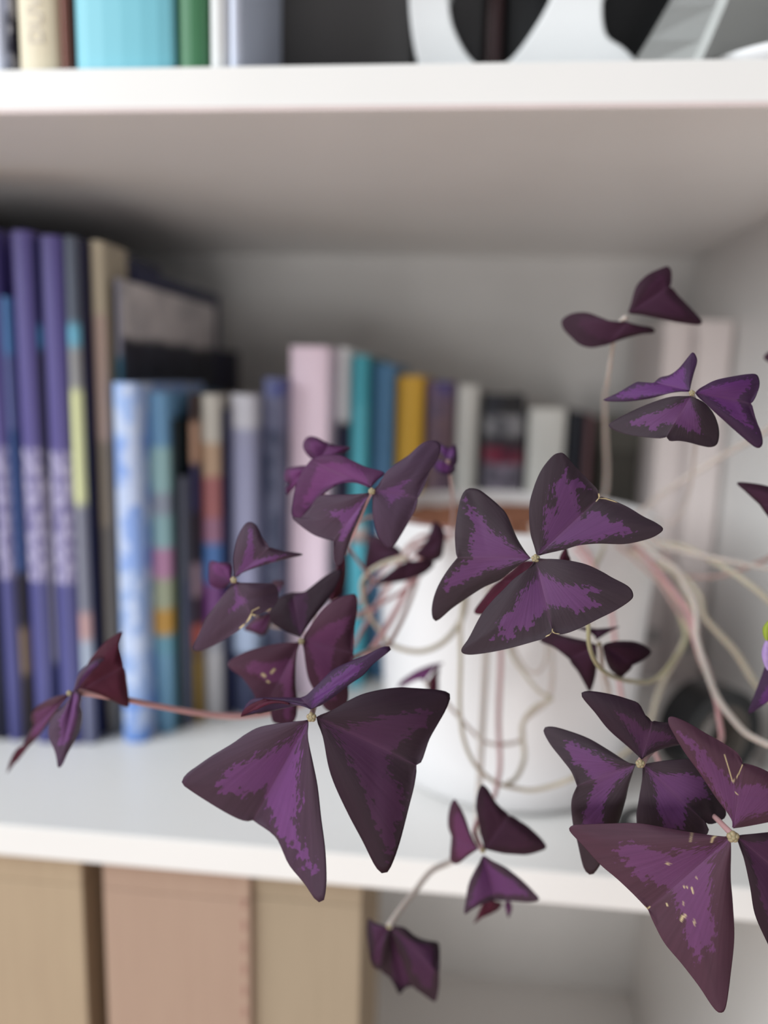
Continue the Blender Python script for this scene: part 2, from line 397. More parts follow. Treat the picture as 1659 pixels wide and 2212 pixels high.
def outline_solid(name, loops, Y, depth, mat, label, cat):
    """closed outlines (pixel corners on the plane y=Y), later ones are holes, extruded in depth"""
    cu = bpy.data.curves.new(name, 'CURVE'); cu.dimensions = '2D'; cu.fill_mode = 'BOTH'; cu.extrude = depth/2; cu.bevel_depth = .0012; cu.bevel_resolution = 2
    for lp in loops:
        P = spline(lp+[lp[0]], 6)[:-1]; sp_ = cu.splines.new('POLY'); sp_.points.add(len(P)-1); sp_.use_cyclic_u = True
        for k, p in enumerate(P):
            q = at(p[0], p[1], Y); sp_.points[k].co = (q.x, q.z, 0, 1)
    tmp = bpy.data.objects.new('tmp', cu); C.objects.link(tmp); bpy.context.view_layer.update()
    me = bpy.data.meshes.new_from_object(tmp); bpy.data.objects.remove(tmp)
    me.transform(Matrix.Translation((0, Y+depth/2, 0)) @ Matrix.Rotation(math.pi/2, 4, 'X'))
    mn = min(v.co.z for v in me.vertices)
    for v in me.vertices: v.co.z += SU+.0002-mn
    return tag(link(name, me, mat), label, cat)
zrow = lambda x, Y: min(range(0, 400), key=lambda r: abs(at(x, r, Y).z - SU))
yb = zrow(1100, .405)
outline_solid('ampersand_ornament', [
  [(888, 0), (892, 60), (905, 135), (940, yb-22), (1010, yb), (1110, yb-2), (1180, yb-30), (1225, yb-50), (1285, yb-2), (1400, yb), (1470, yb-2), (1400, 180), (1345, 125), (1302, 88), (1298, 0), (1335, -70), (1400, -180), (1330, -190), (1262, -110), (1235, -140), (1310, -230), (1330, -330), (1270, -430), (1150, -450), (1040, -400), (1010, -310), (1050, -220), (1085, -160), (970, -110), (905, -60)],
  [(962, 0), (972, 70), (1008, 140), (1052, 166), (1106, 146), (1162, 72), (1200, 0), (1205, -40), (1150, -90), (1080, -90), (990, -60)],
  [(1110, -310), (1160, -210), (1220, -270), (1230, -330), (1170, -370)]],
  .405, .022, plain('ornament_white', (240, 241, 242), .3, .02), 'white ampersand shaped ornament with rounded loop on the upper shelf', 'ornament')

# silver faceted ornament: a leaning folded sheet and a white dish beside it
def poly_solid(name, ptsA, mat, th, label=None, cat=None, parent=None):
    """closed strip of quads: ptsA = rows of world points; thickened along Y"""
    bm = bmesh.new(); rows = [[bm.verts.new(p) for p in r] for r in ptsA]
    for i in range(len(rows)-1):
        for k in range(len(rows[0])-1): bm.faces.new((rows[i][k], rows[i][k+1], rows[i+1][k+1], rows[i+1][k]))
    bmesh.ops.recalc_face_normals(bm, faces=bm.faces)
    bmesh.ops.solidify(bm, geom=bm.faces[:], thickness=th)
    return from_bm(name, bm, mat, parent)
SIL = plain('brushed_silver', (150, 150, 148), .42, .06, 30, .6, .75)
rows = []
for k in range(8):
    t = k/7; y = 150 - t*520; sh = 60*math.sin(t*2.4) + t*170
    rows.append([at(1362+sh*1.0+10*t, y, .392), at(1488+sh*.75, y, .368), at(1494+sh*.75, y, .3675), at(1625+sh*.7, y, .405)])
base_z = SU
sv = poly_solid('twisted_ornament', rows, SIL, .0025)
mn = min(v.co.z for v in sv.data.vertices)
for v in sv.data.vertices: v.co.z += (SU+.0003-mn)
tag(sv, 'leaning folded silver metal ornament on the upper shelf', 'ornament')
bm = bmesh.new()
c0 = at(1800, 120, .395); prof = [(.002, SU+.0002), (.020, SU+.0002), (.026, SU+.002), (.040, SU+.005), (.048, SU+.010), (.0465, SU+.0105), (.038, SU+.0075), (.024, SU+.004), (.002, SU+.003)]
lathe(bm, prof, min(c0.x-.005, XR-.050), c0.y+.003, 64); bmesh.ops.recalc_face_normals(bm, faces=bm.faces)
dsh = from_bm('dish', bm, PORCELAIN, smooth=True); tag(dsh, 'small white dish at the right end of the upper shelf', 'dish')

# --- bottom cell: kraft board files
K1 = kraft('kraft_a', (166, 144, 122), (184, 164, 138)); K2 = kraft('kraft_b', (168, 140, 124), (180, 154, 136)); K3 = kraft('kraft_c', (158, 142, 120), (174, 156, 134))
for lab, xl, xr, Y, mm, dp in (('left kraft cardboard file box under the shelf at the left edge', -230, 180, .352, K1, .25),
                           ('middle kraft cardboard file box with seam, beside the dark gap', 224, 541, .352, K2, .25),
                           ('right kraft cardboard file box, narrower and next to the empty space', 547, 782, .356, K3, .09)):
    a = at(xl, 1960, Y); b = at(xr, 1960, Y)
    r = empty('file_box', ((a.x+b.x)/2, Y, SB), lab, 'box', 'kraft file boxes in the bottom cell'); hw = (b.x-a.x)/2; hh = -.262 - SB
    th = .003
    bm = bmesh.new()
    box('front_panel', (-hw, 0, 0), (hw, th, hh), mm, r, .0008)
    box('back_board', (-hw, dp, 0), (hw, dp+th, hh), mm, r, .0008)
    box('side_board', (-hw, th, 0), (-hw+th, dp, hh), mm, r); box('side_board', (hw-th, th, 0), (hw, dp, hh), mm, r)
    box('bottom_board', (-hw+th, th, 0), (hw-th, dp, th), mm, r)
    box('lid', (-hw, 0, hh), (hw, dp+.003, hh+.016), mm, r, .001)
    bm.free()
    if 'seam' in lab:
        bm = bmesh.new()
        for k in range(22): add_box(bm, (hw-.0042, -.0004, hh-.004-k*.0125), (hw-.0030, 0, hh+.002-k*.0125))
        from_bm('seam', bm, plain('seam_print', (166, 122, 112), .8), r)['label'] = 'dark stitched seam'

# ------------------------------------------------------------------ small black things right of the pot
BLK = plain('black_plastic', (14, 14, 17), .35, .1, 60)
pr = at(1525, 1640, .452)
tape = empty('tape_roll', (pr.x, .452, SF), 'black roll of tape standing on edge right of the pot', 'tape')
bm = bmesh.new(); ro, ri, wd = .0285, .0165, .022; n = 64
for (r1, nm, mt) in ((ri+.0022, 'core', plain('tape_core', (96, 88, 82), .8)), (ro, 'tape_wind', BLK)):
    b2 = bmesh.new(); rin = ri if nm == 'core' else ri+.0022
    rings = [[b2.verts.new((x, r_*math.cos(2*math.pi*k/n), ro + r_*math.sin(2*math.pi*k/n))) for k in range(n)] for x, r_ in ((-wd/2, rin), (-wd/2, r1), (wd/2, r1), (wd/2, rin))]
    for i in range(4):
        for k in range(n): b2.faces.new((rings[i][k], rings[i][(k+1) % n], rings[(i+1) % 4][(k+1) % n], rings[(i+1) % 4][k]))
    bmesh.ops.recalc_face_normals(b2, faces=b2.faces); from_bm(nm, b2, mt, tape)
bm.free(); tape.rotation_euler = (0, 0, math.radians(118))
pc = at(1366, 1772, .392)
clip = empty('bulldog_clip', (pc.x, .378, SF), 'small black clip with round hole in front of the pot base', 'clip')
b2 = bmesh.new(); n = 32
rings = [[b2.verts.new((rx*math.cos(2*math.pi*k/n), y, .009 + rz*math.sin(2*math.pi*k/n))) for k in range(n)] for y, rx, rz in ((-.001, .0045, .0045), (-.001, .011, .009), (.001, .011, .009), (.001, .0045, .0045))]
for i in range(4):
    for k in range(n): b2.faces.new((rings[i][k], rings[i][(k+1) % n], rings[(i+1) % 4][(k+1) % n], rings[(i+1) % 4][k]))
bmesh.ops.recalc_face_normals(b2, faces=b2.faces); from_bm('handle', b2, BLK, clip)
box('jaw', (-.012, .0012, 0), (.012, .0075, .005), BLK, clip, .001)

# ------------------------------------------------------------------ the plant
PX, PY_, PR = at(1112, 1150, .46).x, .460, .0805
plant = empty('potted_shamrock', (PX, PY_, SF), 'purple-leaved shamrock plant trailing out of a white round pot', 'plant')
RZ = -.0725                                              # rim height
bm = bmesh.new()
rb = PR*.90
prof = [(.001, SF), (rb-.006, SF), (rb-.001, SF+.003), (rb, SF+.007)] + [(rb+(PR-rb)*t, SF+.007+(RZ-.002-SF-.007)*t) for t in (.25, .5, .75, 1)] + \
       [(PR-.0005, RZ-.0004), (PR-.0022, RZ), (PR-.004, RZ-.0005), (PR-.0047, RZ-.003), (PR-.0065, RZ-.04), (.001, RZ-.04)]
lathe(bm, prof, PX, PY_, 128); bmesh.ops.recalc_face_normals(bm, faces=bm.faces)
adopt(from_bm('pot', bm, PORCELAIN, smooth=True), plant)
s = N('potting_soil', .95, .1); tc = s.n('ShaderNodeTexCoord'); no = s.noise(180, 5, tc.outputs['Object'])
s.l(mix(s, no.outputs[0], srgb((96, 58, 42)), srgb((190, 134, 108))), s.b.inputs['Base Color']); s.bump(no.outputs[0], .8, .003)
bm = bmesh.new(); SZ = RZ-.009
rings = [bm.verts.new((PX, PY_, SZ+.002))]; prev = None
for j in range(1, 13):
    r_ = (PR-.0055)*j/12
    ring = [bm.verts.new((PX+r_*math.cos(2*math.pi*k/60), PY_+r_*math.sin(2*math.pi*k/60), SZ+random.uniform(-.0012, .0018))) for k in range(60)]
    for k in range(60):
        if prev is None: bm.faces.new((rings[0], ring[k], ring[(k+1) % 60]))
        else: bm.faces.new((prev[k], ring[k], ring[(k+1) % 60], prev[(k+1) % 60]))
    prev = ring
adopt(from_bm('soil', bm, s.m, smooth=True), plant)

def leafmat(name, dark, light, rough=.5, trans=.12, under=(96, 14, 44), nz=.55):
    s = N(name, rough, .32)
    at_ = s.n('ShaderNodeAttribute', attribute_name='patch'); uv = s.n('ShaderNodeUVMap'); uv.uv_map = 'polar'
    mp = s.n('ShaderNodeMapping'); mp.inputs['Scale'].default_value = (5, 4.2, 1); s.l(uv.outputs[0], mp.inputs[0])
    n1 = s.noise(1.9, 5, mp.outputs[0]); n1.inputs['Roughness'].default_value = .62
    v = math_(s, 'ADD', at_.outputs['Fac'], math_(s, 'MULTIPLY', math_(s, 'SUBTRACT', n1.outputs[0], .5), nz*3.2))
    mp3 = s.n('ShaderNodeMapping'); mp3.inputs['Scale'].default_value = (17, 15, 1); s.l(uv.outputs[0], mp3.inputs[0])
    n5 = s.noise(1.5, 3, mp3.outputs[0])
    v = math_(s, 'ADD', v, math_(s, 'MULTIPLY', math_(s, 'SUBTRACT', n5.outputs[0], .5), 1.9))
    rr = s.n('ShaderNodeMapRange'); s.l(v, rr.inputs[0]); rr.inputs[1].default_value = -.08; rr.inputs[2].default_value = .10
    mp2 = s.n('ShaderNodeMapping'); mp2.inputs['Scale'].default_value = (14, 1.2, 1); s.l(uv.outputs[0], mp2.inputs[0])
    n2 = s.noise(2.0, 3, mp2.outputs[0])
    d = srgb(dark); L = srgb(light)
    dd = mix(s, n2.outputs[0], tuple(x*.72 for x in d[:3])+(1,), tuple(x*1.25 for x in d[:3])+(1,))
    LL = mix(s, n2.outputs[0], tuple(x*.76 for x in L[:3])+(1,), tuple(x*1.2 for x in L[:3])+(1,))
    col = mix(s, rr.outputs[0], dd, LL)
    rib = s.n('ShaderNodeAttribute', attribute_name='rib')
    col = mix(s, math_(s, 'MULTIPLY', rib.outputs['Fac'], .28), col, srgb((104, 66, 96)))
    sc_ = s.n('ShaderNodeAttribute', attribute_name='scar')
    col = mix(s, sc_.outputs['Fac'], col, srgb((206, 184, 142)))
    geo = s.n('ShaderNodeNewGeometry')
    col2 = mix(s, geo.outputs['Backfacing'], col, srgb(under))
    s.l(col, s.b.inputs['Base Color'])
    n3 = s.noise(900, 2); n4 = s.noise(1.4, 2, mp2.outputs[0])
    h = math_(s, 'ADD', math_(s, 'MULTIPLY', n4.outputs[0], .7), math_(s, 'MULTIPLY', n3.outputs[0], .25)); s.bump(h, .35, .0006)
    tr = s.n('ShaderNodeBsdfTranslucent'); tr.inputs[0].default_value = srgb((170, 30, 80))
    ms = s.n('ShaderNodeMixShader'); ms.inputs[0].default_value = trans
    s.l(s.b.outputs[0], ms.inputs[1]); s.l(tr.outputs[0], ms.inputs[2])
    s.l(ms.outputs[0], s.t.nodes['Material Output'].inputs[0])
    return s.m
LM = {
 'hero':  leafmat('leaf_marbled', (54, 39, 49), (96, 54, 100), .5, .04),
 'plum':  leafmat('leaf_plum', (70, 48, 66), (106, 60, 112), .5, .06),
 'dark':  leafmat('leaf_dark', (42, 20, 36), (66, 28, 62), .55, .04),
 'red':   leafmat('leaf_crimson_underside', (70, 10, 36), (80, 16, 44), .6, .10),
 'rose':  leafmat('leaf_rosy', (78, 42, 62), (106, 54, 94), .55, .08),
 'mag':   leafmat('leaf_magenta', (82, 38, 78), (104, 46, 100), .55, .10),
 'vio':   leafmat('leaf_violet', (62, 36, 68), (94, 46, 106), .45, .05),
 'dusk':  leafmat('leaf_dusk', (74, 52, 74), (104, 62, 112), .5, .05),
 'back':  leafmat('leaf_dark_maroon', (50, 18, 38), (62, 24, 50), .6, .06),  # dark maroon leaf colour, for leaves set farther back
 'wine':  leafmat('leaf_wine', (76, 44, 60), (102, 56, 98), .5, .12),
}
CR = {'1': (0, 480, 2.37), '2': (1150, 1400, 2.725), 'J': (380, 1250, 2.676), '3': (400, 900, 2.765), '4': (750, 1650, 3.318),
      'K': (0, 1330, 3.95), 'A': (900, 950, 3.0164), 'Q': (1200, 500, 3.614), 'V': (740, 1050, 3.16), '8': (1100, 1300, 2.968),
      'r': (1259, 1000, 4.1475), 's': (1259, 1350, 4.1475), 'P': (0, 0, 1.0)}
def conv(c, pts):
    ox, oy, sc_ = CR[c]; return [(ox+p[0]/sc_, oy+p[1]/sc_) for p in pts]
def arc(P, n):
    d = [0]
    for a, b in zip(P, P[1:]): d.append(d[-1] + math.hypot(b[0]-a[0], b[1]-a[1]))
    out = []; j = 0
    for k in range(n+1):
        t = d[-1]*k/n
        while j < len(d)-2 and d[j+1] < t: j += 1
        u = (t-d[j])/((d[j+1]-d[j]) or 1)
        out.append((P[j][0]+(P[j+1][0]-P[j][0])*u, P[j][1]+(P[j+1][1]-P[j][1])*u, t/d[-1] if d[-1] else 0))
    return out
def sdist(p, poly):
    inside = False; best = 1e9; n = len(poly)
    for i in range(n):
        x1, y1 = poly[i]; x2, y2 = poly[(i+1) % n]
        if (y1 > p[1]) != (y2 > p[1]) and p[0] < (x2-x1)*(p[1]-y1)/(y2-y1)+x1: inside = not inside
        l = (x2-x1)**2+(y2-y1)**2 or 1e-9; t = max(0, min(1, ((p[0]-x1)*(x2-x1)+(p[1]-y1)*(y2-y1))/l))
        best = min(best, math.hypot(p[0]-x1-t*(x2-x1), p[1]-y1-t*(y2-y1)))
    return best if inside else -best
def leaflet(parent, crop, base, L, R, mat, Y, tipL=None, tipR=None, patch=None, dL=.004, dR=.004, dN=.002, label=None, mid=None, bulge=.0012, nS=44, nT=18, scar=None):
    """L and R: outline points of the two lobes from the base to the shared notch; tips are the indices of the lobe tips.
    Y is the depth of the base; dL, dR, dN are how much farther the lobe tips and the notch lie."""
    b = conv(crop, [base])[0]; Lp = conv(crop, L); Rp = conv(crop, R); notch = Lp[-1]
    if scar: nS, nT = 110, 56
    midp = arc(spline([b] + (conv(crop, mid) if mid else []) + [notch], 8), nS)
    poly = conv(crop, patch) if patch else None
    scars = [(conv(crop, q), w_) for q, w_ in (scar or [])]
    verts = []; pv = []; uvs = []; ribs = []; sv_ = []
    ln = max(math.hypot(p[0]-b[0], p[1]-b[1]) for p in Lp+Rp)
    a0 = math.atan2(notch[1]-b[1], notch[0]-b[0])
    def tipi(P, t):
        if t is not None: return t
        return max(range(len(P)), key=lambda i: math.hypot(P[i][0]-b[0], P[i][1]-b[1]) + .6*abs((P[i][0]-b[0])*math.sin(a0)-(P[i][1]-b[1])*math.cos(a0)))
    halves = []
    for P, t, dT, sg in ((Lp, tipL, dL, 1), (Rp, tipR, dR, -1)):
        ti = tipi(P, t); full = [b]+P
        O = arc(spline(full, 6), nS)
        seg = [math.hypot(q[0]-p[0], q[1]-p[1]) for p, q in zip(full, full[1:])]
        st = min(.97, sum(seg[:ti+1])/sum(seg))
        halves.append((O, st, dT, sg))
    def addv(px, py, y, patchv, rib):
        r = ray(px, py); verts.append(r*(y/r.y))
        an = math.atan2(py-b[1], px-b[0])-a0
        an = (an+math.pi) % (2*math.pi)-math.pi
        uvs.append((an, math.hypot(px-b[0], py-b[1])/ln)); pv.append(patchv); ribs.append(rib)
        best = 0
        for q, w_ in scars:
            for k in range(len(q)-1):
                (x1, y1), (x2, y2) = q[k], q[k+1]; l = (x2-x1)**2+(y2-y1)**2 or 1e-9
                t = max(0, min(1, ((px-x1)*(x2-x1)+(py-y1)*(y2-y1))/l)); dd = math.hypot(px-x1-t*(x2-x1), py-y1-t*(y2-y1))
                best = max(best, min(1, max(0, 1.5-dd/w_)))
        sv_.append(best)
    def pval(px, py, s_, t_, st):
        if poly: return max(-1.3, min(1.3, sdist((px, py), poly)/(ln*.085)))
        w_ = .12+.62*math.exp(-((s_-st*.88)/.27)**2)-1.4*max(0, s_-.72)
        return max(-1.2, min(1.2, (w_-t_)*3.0))
    for i, (x, y, s_) in enumerate(midp):
        addv(x, y, Y+dN*s_, pval(x, y, s_, 0, .6), 1.0)
    idx = []
    for O, st, dT, sg in halves:
        g = []
        for i in range(nS+1):
            mx, my, s_ = midp[i]; ox, oy, so = O[i]; row = [i]
            yo = Y + (dT*(so/st) if so < st else dT+(dN-dT)*((so-st)/(1-st)))
            ym = Y + dN*s_
            if 0 < i < nS:
                for k in range(1, nT+1):
                    t = k/nT; px = mx+(ox-mx)*t; py = my+(oy-my)*t
                    yy = ym+(yo-ym)*t - bulge*math.sin(math.pi*t)*math.sin(math.pi*min(1, s_*1.1)) + .0006*math.sin(7*s_+3*t+a0)*t
                    addv(px, py, yy, pval(px, py, s_, t, st), max(0, 1-t*14)); row.append(len(verts)-1)
            else: row += [i]*nT
            g.append(row)
        idx.append(g)
    faces = []
    for h, g in enumerate(idx):
        for i in range(nS):
            for k in range(nT):
                q = [g[i][k], g[i][k+1], g[i+1][k+1], g[i+1][k]]
                u = []
                for v in q:
                    if v not in u: u.append(v)
                if len(u) > 2: faces.append(u if h == 0 else u[::-1])
    me = bpy.data.meshes.new('leaflet'); me.from_pydata([tuple(v) for v in verts], [], faces)
    # which side faces the viewer follows the drawing order; make both halves agree
    bm = bmesh.new(); bm.from_mesh(me); bmesh.ops.recalc_face_normals(bm, faces=bm.faces)
    sm = sum((f.normal.dot(f.calc_center_median())*f.calc_area() for f in bm.faces))
    if sm > 0: bmesh.ops.reverse_faces(bm, faces=bm.faces)
    bm.verts.ensure_lookup_table()
    for e in bm.edges:
        if e.verts[0].index <= nS and e.verts[1].index <= nS: e.smooth = False
    bm.to_mesh(me); bm.free()
    a = me.attributes.new('patch', 'FLOAT', 'POINT'); a.data.foreach_set('value', pv)
    a = me.attributes.new('rib', 'FLOAT', 'POINT'); a.data.foreach_set('value', ribs)
    if scars: a = me.attributes.new('scar', 'FLOAT', 'POINT'); a.data.foreach_set('value', sv_)
    ul = me.uv_layers.new(name='polar')
    for lp in me.loops: ul.data[lp.index].uv = uvs[lp.vertex_index]
    o = link('leaflet', me, LM[mat], parent, True)
    md = o.modifiers.new('thick', 'SOLIDIFY'); md.thickness = .00028; md.offset = -1
    if label: o['label'] = label
    return o

def stemmat(name, col, col2):
    s = N(name, .45, .5); tc = s.n('ShaderNodeTexCoord'); no = s.noise(45, 2, tc.outputs['Object'])
    s.l(mix(s, no.outputs[0], srgb(col), srgb(col2)), s.b.inputs['Base Color'])
    s.b.inputs['Subsurface Weight'].default_value = .2; s.b.inputs['Subsurface Scale'].default_value = .002
    return s.m
SM = {'cream': stemmat('stem_cream', (178, 166, 146), (198, 190, 172)), 'pink': stemmat('stem_pink', (188, 138, 142), (200, 160, 158)),
      'brown': stemmat('stem_brown', (158, 126, 120), (180, 152, 146)), 'pale': stemmat('stem_pale', (190, 176, 168), (204, 194, 186)),
      'green': stemmat('stem_green', (176, 172, 132), (196, 190, 156))}
HUB = stemmat('leaf_joint', (140, 124, 96), (166, 150, 116))
def stalk(path, mat='pale', r=.00095, hub=None, label=None):
    """path: (crop, [(x, y, depth), ...]) or a list of such pieces; hub: (px, py, depth, radius)"""
    P = []
    for crop, pts in path:
        c = conv(crop, pts); P += [(x, y, q[2]) for (x, y), q in zip(c, pts)]
    S = [at(x, y, Y) for x, y, Y in spline(P, 7)]
    bm = bmesh.new(); n = len(S)
    tube(bm, S, [r*(1.0-.15*math.sin(6*i/n)) for i in range(n)], 9)
    o = from_bm('leaf_stalk', bm, SM[mat], smooth=True)
    if hub:
        bm = bmesh.new(); c = at(*hub[:3])
        for k in range(5):
            a = k*2*math.pi/5+.4; q = c+Vector((math.cos(a), -.15, math.sin(a)))*hub[3]*.55
            bmesh.ops.create_icosphere(bm, subdivisions=2, radius=hub[3]*.62, matrix=Matrix.Translation(q))
        bmesh.ops.create_icosphere(bm, subdivisions=2, radius=hub[3]*.8, matrix=Matrix.Translation(c))
        h = from_bm('leaf_joint', bm, HUB, o, True)
    adopt(o, plant)
    if hub: pass
    if label: o['label'] = label
    return o
SOIL = lambda x=1112: ('P', [(x, 1150, .40), (x, 1155, .425)])

# ---- A: large marbled trefoil in the centre
A = stalk([('P', [(1157, 1206, .2265), (1180, 1230, .232), (1225, 1290, .240), (1262, 1340, .246)]), ('8', [(505, 150, .2465), (512, 270, .248), (545, 370, .250), (600, 440, .255), (700, 492, .27), (850, 515, .29), (950, 490, .31), (1050, 380, .33), (1130, 250, .36), (1100, 100, .385), (1000, -80, .41)]), ('P', [(1400, 1215, .42), (1300, 1135, .425), (1220, 1120, .43)])], 'green', .00085, (1157, 1206, .2262, .0011))
leaflet(A, 'A', (745, 772), [(700, 715), (650, 630), (590, 490), (540, 430), (470, 370), (405, 325), (340, 316), (300, 350), (272, 440), (250, 600), (255, 730), (265, 768)],
        [(690, 802), (620, 850), (540, 915), (440, 960), (330, 1030), (230, 1100), (130, 1182), (99, 1140), (105, 1050), (140, 950), (200, 850), (265, 768)], 'hero', .226, 6, 6,
        [(735, 765), (690, 740), (605, 690), (555, 635), (500, 600), (440, 520), (385, 470), (330, 395), (305, 400), (330, 460), (365, 530), (365, 640), (350, 700), (360, 768), (330, 790), (270, 830), (210, 900), (170, 1000), (240, 960), (300, 925), (370, 905), (440, 855), (540, 835), (620, 800), (700, 785)], .006, .007, .001)
leaflet(A, 'A', (788, 752), [(770, 700), (740, 600), (733, 440), (760, 320), (810, 200), (880, 110), (925, 86), (965, 95), (1040, 180), (1120, 260), (1180, 330), (1188, 378)],
        [(850, 737), (960, 717), (1050, 690), (1180, 677), (1350, 680), (1480, 655), (1560, 625), (1607, 582), (1560, 540), (1480, 500), (1380, 440), (1290, 400), (1220, 380), (1188, 378)], 'hero', .226, 6, 7,
        [(800, 745), (845, 680), (832, 560), (850, 370), (880, 450), (915, 480), (918, 400), (890, 330), (895, 280), (940, 260), (970, 190), (985, 290), (1030, 250), (1120, 310), (1125, 335), (1060, 310), (1035, 350), (1050, 440), (1075, 510), (1130, 470), (1200, 470), (1260, 540), (1330, 510), (1330, 565), (1430, 590), (1330, 612), (1200, 650), (1050, 665), (930, 680), (860, 692)], .005, .004, .006, scar=[([(1186, 355), (1187, 380), (1170, 400)], .9), ([(1188, 381), (1230, 384), (1300, 405)], .8)])
leaflet(A, 'A', (775, 785), [(740, 830), (640, 900), (560, 980), (500, 1040), (420, 1140), (340, 1290), (290, 1370), (330, 1400), (450, 1390), (600, 1360), (760, 1315), (840, 1290), (885, 1245)],
        [(800, 776), (950, 780), (1100, 810), (1210, 860), (1270, 895), (1380, 955), (1412, 1010), (1390, 1050), (1300, 1110), (1180, 1170), (1060, 1230), (960, 1265), (905, 1262), (885, 1245)], 'hero', .226, 6, 6,
        [(795, 860), (860, 890), (960, 945), (1060, 950), (1195, 990), (1090, 1012), (1200, 1070), (1180, 1100), (1100, 1095), (1040, 1140), (980, 1090), (860, 1085), (845, 1110), (800, 1150), (720, 1225), (640, 1240), (630, 1285), (490, 1290), (560, 1230), (525, 1215), (540, 1170), (610, 1120), (690, 990), (750, 930), (785, 900)], -.006, -.003, -.006, scar=[([(885, 1235), (884, 1252), (870, 1268), (845, 1280)], 1.0), ([(885, 1245), (900, 1262), (925, 1264)], .9)])
# ---- B: crimson undersides behind A
B = stalk([('A', [(830, 960, .252), (880, 1050, .256), (1000, 1150, .265)]), ('P', [(1290, 1260, .30), (1260, 1180, .36)]), SOIL(1200)], 'pink', .0008, None)
leaflet(B, 'A', (860, 940), [(760, 1010), (600, 1100), (440, 1138), (373, 1122), (430, 1035), (500, 950), (545, 916)], [(850, 860), (800, 800), (700, 790), (620, 850), (545, 916)], 'red', .250, 3, 2, label='crimson leaf underside')
leaflet(B, 'A', (900, 900), [(930, 830), (930, 770), (955, 720), (975, 690), (1000, 790)], [(960, 900), (1030, 860), (1020, 820), (1000, 790)], 'red', .250, 3, 1, label='crimson leaf underside')
# ---- C: dark trefoil right of A's lower edge
Cc = stalk([('8', [(575, 270, .268), (590, 320, .272), (600, 430, .278), (640, 560, .30)]), ('P', [(1310, 1520, .33), (1290, 1400, .365), (1240, 1250, .38)]), SOIL(1180)], 'pale', .0008, (1294, 1391, .2675, .0008))
leaflet(Cc, '8', (605, 278), [(650, 258), (700, 250), (800, 253), (870, 280), (912, 320), (880, 360), (830, 385), (790, 405)], [(605, 320), (620, 380), (650, 440), (712, 486), (745, 465), (770, 440), (790, 405)], 'back', .268, 4, 3)
leaflet(Cc, '8', (560, 278), [(500, 250), (420, 232), (340, 212), (270, 190), (195, 248), (280, 290), (330, 325), (385, 370)], [(562, 350), (560, 440), (540, 530), (515, 580), (490, 540), (440, 450), (400, 400), (385, 370)], 'back', .268, 4, 3)
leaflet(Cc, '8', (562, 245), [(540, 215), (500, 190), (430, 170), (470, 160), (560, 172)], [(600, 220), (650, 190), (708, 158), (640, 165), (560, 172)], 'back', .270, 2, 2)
# ---- D: dusty purple trefoil upper centre-left
Dd = stalk([('3', [(1115, 445, .240), (1075, 520, .250), (1020, 660, .262), (950, 820, .275), (900, 1000, .29)]), ('P', [(740, 1330, .31), (830, 1300, .335), (900, 1250, .35), (960, 1160, .375)]), SOIL(1000)], 'pink', .0008, (803.5, 1061, .2395, .0010))
leaflet(Dd, '3', (1125, 440), [(1160, 408), (1200, 330), (1290, 260), (1340, 225), (1420, 155), (1500, 143), (1527, 180), (1505, 260), (1460, 330), (1430, 400), (1387, 485)],
        [(1120, 500), (1120, 580), (1140, 680), (1170, 740), (1215, 787), (1250, 768), (1300, 690), (1340, 620), (1370, 560), (1387, 485)], 'dusk', .240, 5, 4,
        [(1140, 445), (1200, 435), (1280, 405), (1345, 375), (1290, 430), (1330, 470), (1260, 490), (1225, 530), (1205, 480)], .006, .002, .002)
leaflet(Dd, '3', (1100, 455), [(1000, 463), (880, 466), (800, 475), (745, 545), (690, 600), (638, 602), (700, 660), (780, 712), (885, 745)],
        [(1060, 560), (1000, 700), (965, 800), (940, 870), (905, 897), (885, 840), (885, 745)], 'plum', .240, 5, 4,
        [(1080, 480), (1000, 540), (940, 560), (830, 570), (900, 600), (940, 640), (930, 690), (910, 740), (950, 740), (1010, 640)], .004, .003, .001)
leaflet(Dd, '3', (1108, 425), [(1150, 380), (1190, 333), (1080, 300), (1000, 262), (930, 232), (830, 226), (750, 258)],
        [(1050, 397), (950, 380), (850, 420), (790, 470), (740, 540), (690, 612), (640, 592), (645, 500), (665, 400), (695, 330), (750, 258)], 'mag', .242, 3, 6, None, .006, .010, .008, label='rosy magenta leaflet')
# ---- E: magenta leaf group behind D
Ee = stalk([('3', [(770, 300, .262), (800, 400, .27), (900, 640, .29), (1060, 900, .31)]), ('P', [(830, 1260, .34), (900, 1165, .372)]), SOIL(980)], 'pink', .0007)
leaflet(Ee, '3', (790, 275), [(740, 240), (706, 190), (710, 145), (740, 118), (790, 125), (860, 165)], [(850, 235), (940, 220), (985, 195), (990, 183), (930, 175), (860, 165)], 'mag', .262, 3, 3)
leaflet(Ee, '3', (760, 300), [(720, 292), (650, 300), (600, 318), (593, 380), (625, 400)], [(740, 360), (680, 400), (640, 440), (612, 470), (600, 430), (625, 400)], 'mag', .262, 2, 3)
# ---- F: blurred violet leaf right of D
Ff = stalk([('3', [(1570, 260, .285), (1590, 400, .30), (1600, 560, .33), (1600, 690, .38)]), ('P', [(1000, 1160, .405)])], 'brown', .0007)
leaflet(Ff, '3', (1560, 260), [(1520, 210), (1500, 150), (1545, 170), (1580, 190)], [(1600, 300), (1628, 270), (1625, 180), (1600, 170), (1580, 190)], 'vio', .285)
leaflet(Ff, '3', (1555, 270), [(1510, 250), (1480, 290), (1500, 330), (1550, 345)], [(1600, 290), (1622, 310), (1595, 345), (1550, 345)], 'vio', .286)
